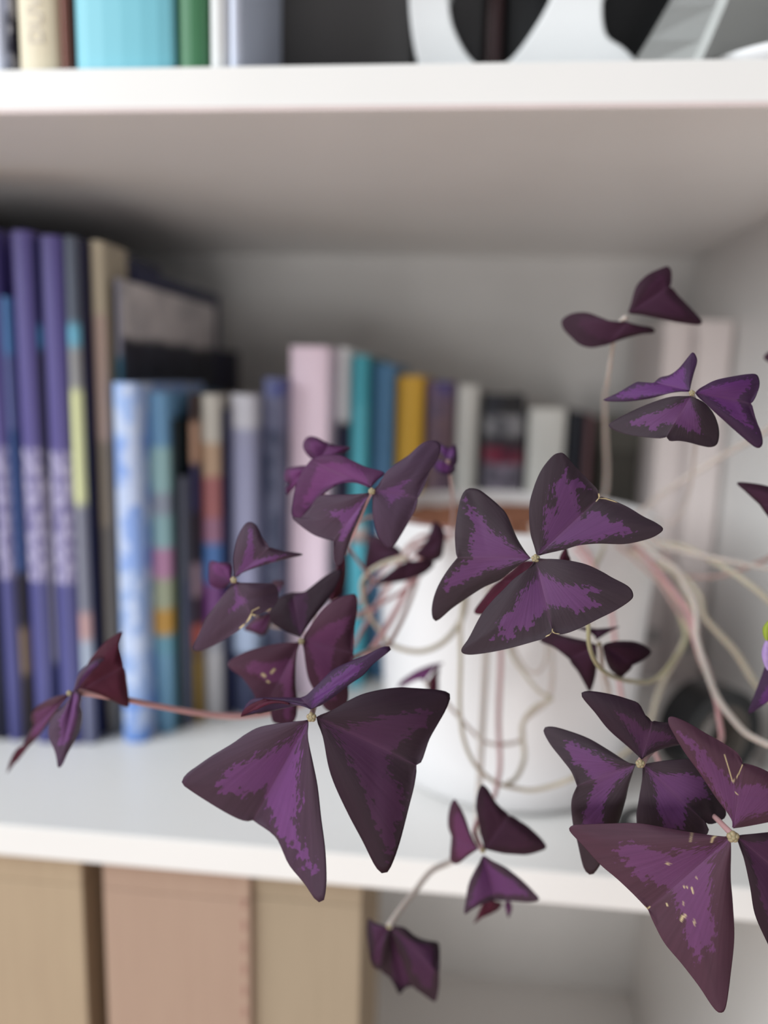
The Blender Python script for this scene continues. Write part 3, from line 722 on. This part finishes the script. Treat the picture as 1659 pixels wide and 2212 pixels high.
# ---- G: trefoil at left of the pink book
Gg = stalk([('3', [(290, 975, .236), (330, 1060, .245), (420, 1180, .262), (560, 1260, .29)]), ('P', [(700, 1330, .32), (800, 1320, .345), (880, 1180, .37)]), SOIL(960)], 'pale', .0007, (505, 1252.6, .2355, .0010))
leaflet(Gg, '3', (298, 960), [(288, 850), (310, 730), (350, 650), (385, 628), (425, 650), (460, 720), (500, 782)], [(350, 930), (430, 900), (560, 862), (640, 842), (707, 824), (650, 810), (560, 800), (500, 782)], 'plum', .236, 3, 4,
        [(305, 950), (340, 870), (370, 780), (378, 660), (400, 680), (412, 780), (400, 850), (440, 850), (520, 832), (600, 830), (560, 850), (430, 892), (350, 925)], .003, .006, .001)
leaflet(Gg, '3', (295, 990), [(240, 1050), (170, 1140), (120, 1210), (80, 1300), (48, 1385), (100, 1398), (200, 1352), (300, 1290), (345, 1250), (400, 1190)], [(380, 992), (460, 994), (530, 1000), (555, 1045), (550, 1100), (510, 1150), (400, 1190)], 'plum', .236, 4, 3,
        [(300, 1000), (320, 1070), (360, 1080), (365, 1110), (330, 1130), (300, 1160), (260, 1170), (300, 1110), (300, 1060)], .003, .004, -.002, scar=[([(365, 1235), (385, 1200), (395, 1180), (430, 1190), (470, 1175), (510, 1150)], 1.5), ([(330, 1262), (352, 1244)], 1.8), ([(395, 1180), (400, 1160), (440, 1140)], 1.0)])
leaflet(Gg, '3', (275, 990), [(220, 1030), (150, 1000), (140, 920), (150, 862), (200, 870)], [(285, 930), (280, 885), (240, 870), (200, 870)], 'mag', .252, 3, 1, label='blurred magenta leaflet')
# ---- H: rosy leaf behind G and I
Hh = stalk([('3', [(500, 1150, .262), (600, 1250, .28), (760, 1300, .31)]), ('P', [(740, 1340, .33), (860, 1200, .37)]), SOIL(990)], 'pink', .0007)
leaflet(Hh, '3', (500, 1150), [(540, 1080), (590, 1000), (585, 980), (520, 985), (520, 1060)], [(470, 1100), (480, 1040), (500, 1040), (520, 1060)], 'wine', .262)
leaflet(Hh, '3', (510, 1170), [(420, 1200), (370, 1240), (350, 1270), (400, 1290), (450, 1310)], [(520, 1220), (500, 1270), (480, 1300), (450, 1310)], 'wine', .262)
# ---- I: trefoil centre-left with long lower leaflets
Ii = stalk([('3', [(695, 1340, .242), (760, 1400, .254), (850, 1480, .27), (930, 1440, .29), (1000, 1380, .31)]), ('P', [(800, 1330, .34), (900, 1190, .372)]), SOIL(1010)], 'pink', .0008, (651, 1385, .2415, .0010))
leaflet(Ii, '3', (690, 1320), [(640, 1300), (575, 1270), (515, 1225), (505, 1150), (560, 1080), (640, 1050)], [(720, 1270), (770, 1200), (840, 1110), (900, 1020), (938, 915), (870, 930), (790, 985), (720, 1043), (640, 1050)], 'dark', .244, 2, 4,
        [(690, 1310), (640, 1220), (620, 1120), (660, 1060), (720, 1060), (730, 1150), (720, 1250)], .006, .010, .008)
leaflet(Ii, '3', (705, 1332), [(750, 1245), (820, 1150), (900, 1090), (980, 1063), (1020, 1065), (1028, 1150), (1012, 1260), (1003, 1350), (1002, 1415)],
        [(715, 1450), (738, 1570), (785, 1660), (830, 1740), (880, 1765), (950, 1735), (975, 1680), (975, 1560), (1000, 1460), (1002, 1415)], 'rose', .242, 4, 5,
        [(720, 1345), (850, 1240), (985, 1190), (965, 1270), (900, 1340), (880, 1440), (870, 1540), (900, 1700), (860, 1700), (800, 1570), (760, 1440)], .003, .004, .001)
leaflet(Ii, '3', (680, 1350), [(600, 1350), (480, 1368), (350, 1408), (262, 1462), (268, 1505), (340, 1560), (400, 1640), (430, 1690), (500, 1692)],
        [(664, 1450), (662, 1600), (670, 1700), (665, 1790), (630, 1835), (530, 1828), (510, 1760), (500, 1692)], 'rose', .243, 3, 4,
        [(640, 1440), (645, 1500), (645, 1700), (630, 1800), (595, 1800), (580, 1600), (480, 1570), (350, 1500), (400, 1460), (520, 1470)], .004, .002, .002, scar=[([(462, 1540), (475, 1550)], 3.0), ([(515, 1530), (532, 1510)], 2.5), ([(490, 1580), (500, 1585)], 2.0)])
# red leaf pieces behind I
Xx = stalk([('3', [(960, 820, .268), (980, 700, .28), (1100, 600, .31)]), ('P', [(900, 1130, .37)]), SOIL(1030)], 'pink', .0007)
leaflet(Xx, '3', (955, 800), [(930, 850), (880, 950), (850, 1060), (870, 1105)], [(965, 900), (955, 1000), (925, 1070), (870, 1105)], 'red', .268, 2, 2, label='bright red leaf underside')
# ---- J: the big front trefoil
Jj = stalk([('J', [(785, 800, .212), (800, 740, .222), (860, 620, .235), (960, 500, .25), (1100, 420, .27), (1230, 385, .295)]), ('V', [(330, 1060, .30), (420, 880, .32), (500, 660, .35), (560, 420, .375)]), SOIL(930)], 'brown', .0009, (673, 1549, .2112, .0013))
leaflet(Jj, 'J', (765, 818), [(640, 830), (490, 855), (400, 900), (330, 950), (210, 1022), (120, 1085), (60, 1130), (33, 1180), (80, 1222), (200, 1300), (320, 1370), (400, 1402), (445, 1397)],
        [(764, 920), (790, 1050), (820, 1200), (840, 1380), (863, 1560), (870, 1750), (855, 1860), (835, 1873), (800, 1850), (740, 1760), (650, 1650), (600, 1530), (550, 1470), (480, 1422), (445, 1397)], 'plum', .212, 7, 7,
        [(745, 845), (680, 930), (560, 990), (400, 1060), (280, 1110), (260, 1150), (230, 1170), (250, 1235), (330, 1215), (400, 1255), (520, 1200), (520, 1260), (560, 1400), (600, 1480), (640, 1500), (700, 1620), (790, 1700), (800, 1670), (740, 1550), (690, 1480), (710, 1300), (700, 1100), (715, 960)], .000, -.006, .008, bulge=.002)
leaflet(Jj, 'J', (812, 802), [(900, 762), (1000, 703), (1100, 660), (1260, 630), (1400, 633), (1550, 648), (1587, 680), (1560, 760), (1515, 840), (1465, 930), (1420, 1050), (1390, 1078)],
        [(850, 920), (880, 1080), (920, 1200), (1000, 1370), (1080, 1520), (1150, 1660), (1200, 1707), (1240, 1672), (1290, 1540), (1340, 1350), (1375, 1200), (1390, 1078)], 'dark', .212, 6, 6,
        [(840, 820), (960, 870), (1100, 830), (1300, 780), (1480, 760), (1440, 850), (1300, 930), (1240, 1000), (1230, 1150), (1330, 1250), (1290, 1420), (1220, 1620), (1150, 1400), (1100, 1250), (1020, 1080), (940, 930)], .010, -.002, .004, bulge=.002)  # same leaf as the plum leaflet; darkening from its light angle is painted in
leaflet(Jj, 'J', (780, 752), [(700, 722), (600, 707), (500, 706), (440, 735), (378, 800), (395, 745), (430, 702), (480, 688), (600, 685), (720, 688)],
        [(840, 733), (930, 670), (1010, 608), (1080, 560), (1140, 495), (1210, 440), (1248, 402), (1200, 392), (1100, 440), (1000, 480), (900, 530), (840, 600), (780, 660), (720, 688)], 'vio', .213, 4, 6, [(790, 740), (860, 690), (960, 610), (1060, 530), (1120, 480), (1000, 510), (920, 560), (860, 620), (790, 690)], .010, .012, .006, label='folded violet leaflet')
leaflet(Jj, 'J', (660, 724), [(600, 709), (500, 709), (440, 740), (376, 802), (392, 760), (440, 722), (500, 698)], [(640, 716), (600, 704), (550, 698), (500, 698)], 'red', .2148, 3, 1, label='crimson curled leaf edge')
# ---- K: trefoil at the left edge and its long pink stalk
Kk = stalk([('K', [(640, 660, .236), (700, 655, .238), (900, 685, .242), (1100, 720, .247), (1350, 770, .253), (1600, 815, .259)]), ('P', [(470, 1545, .266), (530, 1546, .272), (620, 1530, .285), (740, 1480, .31), (850, 1330, .34), (920, 1180, .37)]), SOIL(980)], 'pink', .0012, (150, 1497, .2355, .0009))
leaflet(Kk, 'K', (676, 640), [(690, 560), (740, 420), (800, 330), (900, 222), (980, 165), (1052, 138), (1020, 220), (1030, 330), (1050, 440)], [(800, 655), (950, 722), (1040, 765), (1092, 780), (1102, 735), (1085, 580), (1068, 490), (1050, 440)], 'red', .238, 5, 3, None, .006, .006, .004, label='crimson leaf underside')
leaflet(Kk, 'K', (625, 650), [(650, 545), (680, 480), (740, 420), (820, 373), (893, 368), (860, 400), (800, 440)], [(665, 640), (700, 570), (760, 500), (840, 430), (830, 420), (800, 440)], 'dusk', .2345, 4, 2)
leaflet(Kk, 'K', (630, 640), [(600, 680), (540, 770), (450, 860), (413, 950), (420, 1050), (460, 1140), (480, 1210), (492, 1290), (505, 1298)], [(668, 650), (698, 690), (690, 770), (705, 830), (696, 930), (650, 1050), (580, 1170), (540, 1260), (505, 1298)], 'dusk', .2345, 4, 4,
        [(625, 655), (665, 680), (680, 730), (655, 900), (600, 1060), (540, 1110), (505, 1100), (520, 980), (498, 890), (560, 800), (605, 720)], .002, .003, -.003, bulge=.002)
leaflet(Kk, 'K', (592, 668), [(500, 682), (400, 720), (310, 780), (265, 860), (280, 935), (260, 980)], [(540, 740), (440, 880), (330, 1030), (250, 1110), (200, 1130), (200, 1090), (260, 980)], 'wine', .240, 3, 3, None, .012, .018, .016)
leaflet(Kk, 'K', (592, 668), [(540, 740), (440, 880), (330, 1030), (250, 1112), (150, 1165), (90, 1260), (60, 1345)], [(520, 735), (420, 850), (300, 970), (230, 1080), (140, 1140), (80, 1250), (60, 1345)], 'red', .2405, 3, 3, None, .02, .02, .03, label='crimson folded edge')
# ---- L: small trefoil below the pot
Ll = stalk([('4', [(970, 620, .256), (930, 540, .262), (910, 480, .268), (950, 380, .28), (1050, 240, .30), (1080, 140, .31)]), ('V', [(1050, 2060, .315), (1075, 1900, .33), (1065, 1600, .345), (1080, 1200, .355), (1080, 900, .37)]), ('P', [(1090, 1140, .39), (1095, 1135, .42)])], 'pink', .0010, (1043, 1837, .2555, .0009))
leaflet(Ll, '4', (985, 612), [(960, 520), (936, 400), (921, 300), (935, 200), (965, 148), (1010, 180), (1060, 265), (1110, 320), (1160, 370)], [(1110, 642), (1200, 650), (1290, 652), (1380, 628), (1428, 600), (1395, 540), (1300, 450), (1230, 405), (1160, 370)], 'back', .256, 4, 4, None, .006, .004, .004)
leaflet(Ll, '4', (940, 612), [(890, 510), (845, 380), (805, 300), (765, 252), (730, 330), (722, 440), (747, 520)], [(870, 660), (810, 708), (770, 718), (738, 690), (738, 630), (747, 520)], 'rose', .256, 3, 2, None, .008, .006, .006)
leaflet(Ll, '4', (975, 660), [(910, 770), (870, 860), (850, 970), (840, 1078), (900, 1042), (980, 1000), (1060, 975)], [(1045, 695), (1140, 745), (1250, 830), (1340, 920), (1377, 975), (1300, 992), (1200, 985), (1060, 975)], 'plum', .256, 3, 4, None, -.002, 0, .003)
leaflet(Ll, '4', (1000, 950), [(960, 1020), (930, 1090), (905, 1150), (950, 1110), (1010, 1080)], [(1060, 980), (1110, 1000), (1080, 1050), (1010, 1080)], 'red', .268, 2, 1, label='small crimson leaflet')
leaflet(Ll, '4', (1150, 960), [(1130, 1010), (1140, 1060), (1155, 1100)], [(1180, 1010), (1178, 1060), (1155, 1100)], 'mag', .266, 1, 1, label='small magenta leaflet')
# ---- M: hanging dark leaf at the bottom
Mm = stalk([('4', [(300, 1165, .262), (380, 1050, .27), (480, 920, .28), (600, 770, .292), (730, 705, .30), (900, 600, .305)]), ('P', [(1030, 1800, .31), (1040, 1600, .335), (1050, 1400, .355), (1060, 1200, .375)]), SOIL(1080)], 'pale', .0013, (840, 2002, .2615, .0008))
leaflet(Mm, '4', (300, 1165), [(400, 1168), (490, 1232), (570, 1262), (640, 1275), (660, 1300), (664, 1400), (655, 1500)], [(360, 1300), (430, 1500), (470, 1595), (540, 1650), (620, 1705), (640, 1690), (655, 1600), (655, 1500)], 'dark', .262, 4, 4, None, .004, .002, -.002)
leaflet(Mm, '4', (300, 1165), [(240, 1150), (190, 1130), (152, 1108), (140, 1190), (150, 1300), (165, 1400)], [(300, 1300), (280, 1420), (240, 1480), (185, 1455), (165, 1400)], 'dark', .263, 2, 3, None, .002, .004, .0)
leaflet(Mm, '4', (302, 1170), [(270, 1300), (240, 1470), (300, 1530), (345, 1600), (375, 1652), (400, 1625)], [(400, 1300), (480, 1500), (480, 1590), (430, 1600), (400, 1625)], 'dark', .265, 4, 2, None, .004, .006, .006)
# ---- N: dark marbled trefoil on the right
Nn = stalk([('2', [(637, 680, .220), (700, 600, .228), (860, 480, .24)]), ('s', [(1000, 1000, .27), (1230, 1050, .285), (1215, 800, .30), (1190, 650, .31), (1100, 350, .325), (1010, 150, .335), (960, -80, .345)]), ('P', [(1440, 1260, .37), (1370, 1180, .40), (1280, 1130, .425), (1200, 1122, .44)])], 'pink', .0013, (1383, 1649, .2192, .0012))
leaflet(Nn, '2', (642, 655), [(575, 592), (450, 482), (370, 382), (288, 280), (325, 252), (450, 268), (560, 298), (630, 328), (658, 390), (705, 432)],
        [(700, 620), (780, 590), (870, 570), (960, 560), (930, 490), (860, 442), (770, 436), (705, 432)], 'dark', .220, 3, 3,
        [(650, 650), (620, 560), (540, 440), (480, 370), (600, 420), (660, 480), (780, 500), (860, 530), (720, 560), (670, 600)], .004, .006, .002)
leaflet(Nn, '2', (608, 685), [(560, 670), (450, 600), (330, 530), (200, 482), (110, 461), (64, 480), (100, 560), (170, 650), (230, 730), (262, 812)],
        [(570, 800), (548, 900), (505, 1030), (450, 1160), (400, 1275), (362, 1328), (340, 1337), (300, 1290), (262, 1130), (237, 1030), (229, 900), (262, 812)], 'hero', .220, 5, 6,
        [(590, 700), (520, 710), (400, 640), (300, 575), (190, 545), (230, 650), (330, 740), (370, 800), (300, 960), (310, 1100), (380, 1100), (410, 970), (440, 880), (490, 800)], .006, .004, .000)
leaflet(Nn, '2', (655, 690), [(760, 664), (850, 656), (930, 655), (1020, 700), (1100, 830), (1142, 975), (1100, 1020), (1050, 1035), (1008, 1013)],
        [(648, 760), (628, 880), (612, 1000), (640, 1120), (760, 1190), (900, 1180), (1030, 1095), (1025, 1050), (1008, 1013)], 'hero', .220, 5, 4,
        [(670, 700), (740, 745), (900, 735), (1000, 760), (1040, 880), (900, 905), (900, 1000), (900, 1060), (780, 1060), (740, 960), (720, 800)], .006, .003, .000)
# ---- O: large rosy trefoil at the lower right, nearest the viewer
Oo = stalk([('2', [(1180, 1100, .2085), (1130, 1050, .214), (1080, 1000, .222), (960, 900, .24), (800, 760, .27)]), ('P', [(1400, 1600, .30), (1350, 1540, .32), (1330, 1400, .345), (1310, 1280, .365), (1240, 1180, .385), (1180, 1135, .42)])], 'pink', .0009, (1583, 1807, .2078, .0015))
leaflet(Oo, '2', (1182, 1062), [(1168, 1000), (1080, 880), (980, 730), (900, 620), (840, 520), (800, 440), (815, 402), (900, 430), (1020, 500), (1130, 562), (1210, 620), (1235, 682)],
        [(1250, 1052), (1387, 1026), (1500, 1000), (1560, 900), (1500, 800), (1387, 727), (1300, 690), (1235, 682)], 'wine', .208, 6, 3,
        [(1180, 1060), (1160, 960), (1060, 820), (960, 640), (870, 500), (1000, 600), (1150, 760), (1200, 820), (1300, 800), (1450, 830), (1450, 960), (1300, 980), (1220, 1010)], .004, .004, .001, scar=[([(1131, 628), (1150, 690), (1172, 765), (1178, 790)], 1.0), ([(1237, 686), (1215, 740), (1185, 785)], .9), ([(1195, 850), (1208, 862)], 1.0)])
leaflet(Oo, '2', (1168, 1112), [(1050, 1100), (900, 1078), (750, 1050), (620, 1030), (450, 1032), (300, 1038), (240, 1044), (218, 1075), (300, 1165), (400, 1275), (500, 1360), (600, 1455), (680, 1540)],
        [(1170, 1200), (1168, 1350), (1180, 1500), (1189, 1700), (1170, 1900), (1140, 2110), (1105, 2147), (1060, 2110), (980, 1990), (880, 1860), (780, 1740), (720, 1630), (680, 1540)], 'wine', .208, 7, 6,
        [(1155, 1125), (1060, 1180), (850, 1190), (830, 1225), (640, 1150), (500, 1160), (520, 1250), (700, 1380), (830, 1430), (880, 1600), (910, 1720), (940, 1770), (990, 1850), (1020, 1760), (1050, 1840), (1060, 1560), (1045, 1250)], .006, -.006, .002, bulge=.002, scar=[([(1078, 1105), (1062, 1118), (1055, 1142)], 1.8), ([(785, 1268), (815, 1266)], 1.0), ([(795, 1255), (800, 1280)], 1.0), ([(890, 1406), (915, 1408)], 1.2), ([(938, 1412), (945, 1440)], 1.6), ([(890, 1490), (888, 1510)], .9), ([(876, 1602), (884, 1582), (900, 1575)], 2.6), ([(953, 1605), (953, 1625)], 1.8), ([(790, 1505), (794, 1515)], 1.6), ([(655, 1520), (676, 1535), (690, 1524)], 1.6), ([(940, 1085), (930, 1140)], .9), ([(965, 1350), (967, 1356)], 1.2)])
leaflet(Oo, '2', (1205, 1110), [(1300, 1093), (1387, 1083), (1500, 1070), (1600, 1090), (1620, 1250), (1560, 1420)], [(1240, 1220), (1280, 1400), (1310, 1570), (1387, 1745), (1450, 1880), (1500, 1900), (1540, 1700), (1560, 1420)], 'dark', .208, 3, 5, None, .006, .004, .004)
# ---- P: two blurred dark leaflets at the top right
Pp = stalk([('Q', [(550, 670, .292), (500, 720, .296), (450, 880, .30), (410, 1150, .312), (385, 1300, .36), (390, 1600, .40), (400, 1900, .43)]), ('P', [(1300, 1080, .44)]), ('P', [(1240, 1110, .46)])], 'pale', .0009)
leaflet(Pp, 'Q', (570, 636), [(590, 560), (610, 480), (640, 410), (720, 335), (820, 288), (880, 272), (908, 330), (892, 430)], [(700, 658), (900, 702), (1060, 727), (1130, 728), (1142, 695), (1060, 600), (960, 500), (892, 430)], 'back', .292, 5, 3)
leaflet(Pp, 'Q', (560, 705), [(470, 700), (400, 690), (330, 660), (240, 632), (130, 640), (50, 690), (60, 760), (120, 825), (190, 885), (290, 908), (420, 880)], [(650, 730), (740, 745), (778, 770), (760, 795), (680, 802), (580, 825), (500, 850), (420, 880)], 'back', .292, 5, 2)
# ---- Q: violet trefoil at the right
Qq = stalk([('Q', [(1065, 1260, .240), (1090, 1330, .25), (1100, 1500, .29), (1080, 1800, .36), (1020, 2100, .40)]), ('P', [(1450, 1130, .42), (1400, 1120, .44), (1300, 1105, .47)])], 'pale', .0006, (1494.5, 849, .2395, .0008))
leaflet(Qq, 'Q', (1048, 1245), [(1060, 1190), (1080, 1110), (1106, 1020), (1097, 970), (1070, 943), (1030, 985), (960, 1070), (890, 1120), (820, 1138), (770, 1178)],
        [(900, 1262), (760, 1300), (600, 1325), (450, 1328), (370, 1315), (480, 1262), (600, 1192), (650, 1172), (710, 1186), (770, 1178)], 'vio', .241, 4, 4,
        [(1035, 1240), (1000, 1150), (1010, 1040), (900, 1130), (770, 1190), (640, 1200), (470, 1290), (620, 1300), (780, 1280), (920, 1240)], .006, .010, .008)
leaflet(Qq, 'Q', (1058, 1285), [(900, 1290), (740, 1340), (600, 1400), (480, 1460), (410, 1512), (460, 1552), (560, 1585), (700, 1606), (820, 1616), (868, 1600)],
        [(1160, 1335), (1240, 1430), (1277, 1550), (1265, 1655), (1215, 1684), (1150, 1676), (1040, 1647), (960, 1635), (890, 1636), (868, 1600)], 'hero', .240, 4, 3,
        [(1045, 1295), (980, 1340), (850, 1390), (700, 1430), (560, 1500), (700, 1510), (760, 1550), (860, 1500), (930, 1500), (1030, 1550), (1140, 1590), (1120, 1480), (1080, 1390)], .003, .003, -.003)
leaflet(Qq, 'Q', (1095, 1262), [(1150, 1212), (1250, 1160), (1400, 1128), (1520, 1111), (1575, 1120), (1594, 1180), (1580, 1250), (1525, 1342)],
        [(1200, 1372), (1320, 1482), (1430, 1580), (1550, 1680), (1600, 1687), (1619, 1640), (1600, 1550), (1562, 1470), (1540, 1400), (1525, 1342)], 'vio', .240, 4, 4,
        [(1110, 1255), (1260, 1200), (1380, 1170), (1540, 1150), (1500, 1230), (1420, 1310), (1460, 1400), (1560, 1560), (1400, 1450), (1240, 1310)], .004, .006, .003)
# ---- R, S, U: leaves cut by the right edge of the photo
Rr = stalk([('P', [(1270, 1126, .43), (1400, 1150, .405)]), ('r', [(820, 960, .38), (1000, 1020, .375), (1250, 1010, .37), (1450, 940, .365), (1680, 845, .34)]), ('P', [(1715, 1160, .30), (1720, 1095, .262)])], 'brown', .0008)
leaflet(Rr, 'P', (1720, 1095), [(1700, 1065), (1659, 1050), (1620, 1043), (1591, 1043), (1610, 1062), (1640, 1090)], [(1715, 1130), (1690, 1150), (1662, 1120), (1640, 1090)], 'back', .262, 3, 2)
Ss = stalk([('P', [(1260, 1126, .43), (1350, 1160, .41)]), ('r', [(600, 715, .395), (880, 745, .38), (1150, 870, .36), (1400, 1020, .34), (1680, 1250, .31)]), ('P', [(1730, 1380, .27), (1740, 1450, .245)])], 'cream', .0012)
leaflet(Ss, 'P', (1740, 1450), [(1700, 1430), (1659, 1432), (1645, 1460), (1630, 1500), (1616, 1541), (1640, 1530), (1680, 1500)], [(1740, 1490), (1720, 1530), (1690, 1520), (1680, 1500)], 'vio', .245, 4, 1)
Uu = stalk([('P', [(1280, 1120, .45)]), ('r', [(400, 500, .43), (520, 430, .42), (700, 290, .41), (900, 150, .40)]), ('P', [(1560, 985, .39), (1690, 900, .34), (1720, 780, .30)])], 'pale', .0011)
leaflet(Uu, 'P', (1720, 780), [(1700, 760), (1670, 755), (1649, 772), (1665, 785)], [(1715, 810), (1690, 800), (1665, 785)], 'back', .30, 2, 1)
# ---- V: dark blurred trefoil in front of the pot
Vv = stalk([('V', [(440, 490, .316), (300, 520, .318), (180, 590, .32), (130, 680, .325), (170, 850, .33), (250, 980, .335), (330, 1080, .335), (500, 1130, .335), (650, 1090, .335), (760, 990, .34), (830, 850, .35), (850, 600, .37)]), ('P', [(1005, 1160, .395), (1010, 1150, .42)])], 'cream', .0011)
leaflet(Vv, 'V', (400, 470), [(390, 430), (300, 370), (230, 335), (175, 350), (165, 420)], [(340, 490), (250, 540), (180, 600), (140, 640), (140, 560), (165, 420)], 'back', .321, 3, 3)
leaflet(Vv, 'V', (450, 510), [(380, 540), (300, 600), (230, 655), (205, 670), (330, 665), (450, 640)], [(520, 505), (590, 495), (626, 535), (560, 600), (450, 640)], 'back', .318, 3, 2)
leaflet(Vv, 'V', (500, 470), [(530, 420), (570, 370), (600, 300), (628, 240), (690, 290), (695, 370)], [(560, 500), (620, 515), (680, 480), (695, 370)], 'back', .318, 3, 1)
# ---- W: leaf low in front of the pot, left
Ww = stalk([('V', [(560, 1340, .32), (640, 1400, .325), (780, 1560, .33), (860, 1650, .335), (960, 1740, .34), (1070, 1765, .34), (1220, 1730, .345), (1240, 1600, .35), (1400, 1460, .355), (1430, 1250, .36), (1400, 900, .38)]), ('P', [(1150, 1150, .40), (1150, 1140, .43)])], 'pale', .0009)
leaflet(Ww, 'V', (560, 1330), [(500, 1310), (450, 1350), (380, 1380), (400, 1330), (500, 1260)], [(600, 1280), (640, 1240), (690, 1205), (600, 1220), (500, 1260)], 'mag', .32, 2, 2)
leaflet(Ww, 'V', (580, 1340), [(620, 1270), (660, 1230), (655, 1310), (650, 1390)], [(580, 1390), (600, 1420), (640, 1420), (650, 1390)], 'red', .321, 2, 2)
# ---- loose stalks without a leaf in view
stalk([('V', [(830, 760, .33), (805, 950, .325), (805, 1200, .32), (800, 1500, .315), (825, 1720, .312), (890, 1880, .31), (970, 1970, .312), (1060, 2030, .315), (1180, 2062, .32), (1300, 2075, .32), (1450, 2040, .32), (1600, 1980, .32)]), ('P', [(1330, 1640, .335), (1395, 1580, .35), (1418, 1510, .365), (1440, 1455, .38), (1480, 1380, .39), (1490, 1300, .40), (1440, 1220, .41), (1360, 1160, .42), (1250, 1126, .44)])], 'cream', .0010)
stalk([('V', [(830, 820, .335), (860, 600, .36)]), ('P', [(1020, 1160, .39), (1030, 1140, .42)])], 'cream', .0010)
stalk([('V', [(1080, 880, .37), (1150, 1140, .352), (1240, 1280, .345), (1340, 1400, .34), (1425, 1455, .338), (1310, 1510, .338), (1225, 1640, .338), (1240, 1850, .335), (1185, 1990, .325), (1120, 2030, .32)])], 'cream', .0009)
stalk([('V', [(1395, 1000, .36), (1385, 1180, .35), (1340, 1265, .345), (1270, 1265, .345), (1200, 1180, .35), (1150, 1050, .36), (1140, 900, .375)]), ('P', [(1100, 1145, .405)])], 'pale', .0008)
stalk([('r', [(200, 620, .38), (180, 780, .35), (120, 900, .33), (40, 1050, .31)])], 'cream', .0010)
stalk([('P', [(1240, 1126, .43), (1320, 1150, .41)]), ('r', [(500, 715, .38), (680, 850, .362), (840, 955, .35), (920, 1110, .34), (1000, 1250, .335), (1020, 1450, .33)]), ('s', [(1020, 100, .328), (1090, 350, .32), (1200, 640, .305), (1350, 850, .295), (1480, 980, .285), (1680, 1080, .275)])], 'pale', .0012)
stalk([('P', [(1220, 1126, .44), (1300, 1150, .42)]), ('r', [(330, 750, .39), (500, 900, .38), (690, 1080, .37), (830, 1300, .36), (960, 1480, .35)]), ('s', [(1010, 180, .34), (1060, 330, .335), (1130, 480, .33), (1180, 640, .325)])], 'brown', .0009)
stalk([('P', [(1250, 1130, .43), (1400, 1210, .39)]), ('r', [(880, 1000, .375), (1050, 1200, .365)]), ('s', [(1100, -60, .36), (1350, 220, .355), (1480, 420, .35), (1570, 560, .34), (1700, 700, .30)])], 'cream', .0013)
# ---- T: lilac flower at the right edge
fm = N('lilac_petal', .5, .3); uvn = fm.n('ShaderNodeTexCoord'); fn = fm.noise(200, 2, uvn.outputs['Object'])
fm.l(mix(fm, fn.outputs[0], srgb((196, 160, 226)), srgb((232, 206, 246))), fm.b.inputs['Base Color'])
gm = plain('green_calyx', (190, 206, 84), .5, .1, 300)
Tt = stalk([('P', [(1668, 1345, .245), (1700, 1290, .26), (1740, 1250, .29), (1640, 1225, .33), (1450, 1185, .38), (1260, 1128, .43)])], 'pale', .0008)
Tt.name = 'flower_stalk'
def petal(a, mid_, b, wd, mat, nm, Y):
    bm = bmesh.new(); S = spline([a, mid_, b], 8); n = len(S); rows = []
    for i, p in enumerate(S):
        t = i/(n-1); w_ = wd*(math.sin(math.pi*min(.98, .12+t*.86))**.6)
        rows.append([bm.verts.new(at(p[0]+w_*math.sin(q), p[1], Y-.0016*math.cos(q))) for q in (-1.4, -.9, -.45, 0, .45, .9, 1.4)])
    for i in range(n-1):
        for k in range(6): bm.faces.new((rows[i][k], rows[i][k+1], rows[i+1][k+1], rows[i+1][k]))
    bmesh.ops.solidify(bm, geom=bm.faces[:], thickness=.0003)
    return from_bm(nm, bm, mat, Tt, True)
for dx, dy in ((0, 0), (14, 4), (28, 0)):
    petal((1666+dx*.3, 1372), (1656+dx, 1410+dy), (1660+dx*1.2, 1448+dy), 11, fm.m, 'petal', .244)
petal((1668, 1338), (1657, 1358), (1657, 1384), 10, gm, 'calyx', .2435); petal((1670, 1338), (1678, 1358), (1680, 1384), 10, gm, 'calyx', .2435)
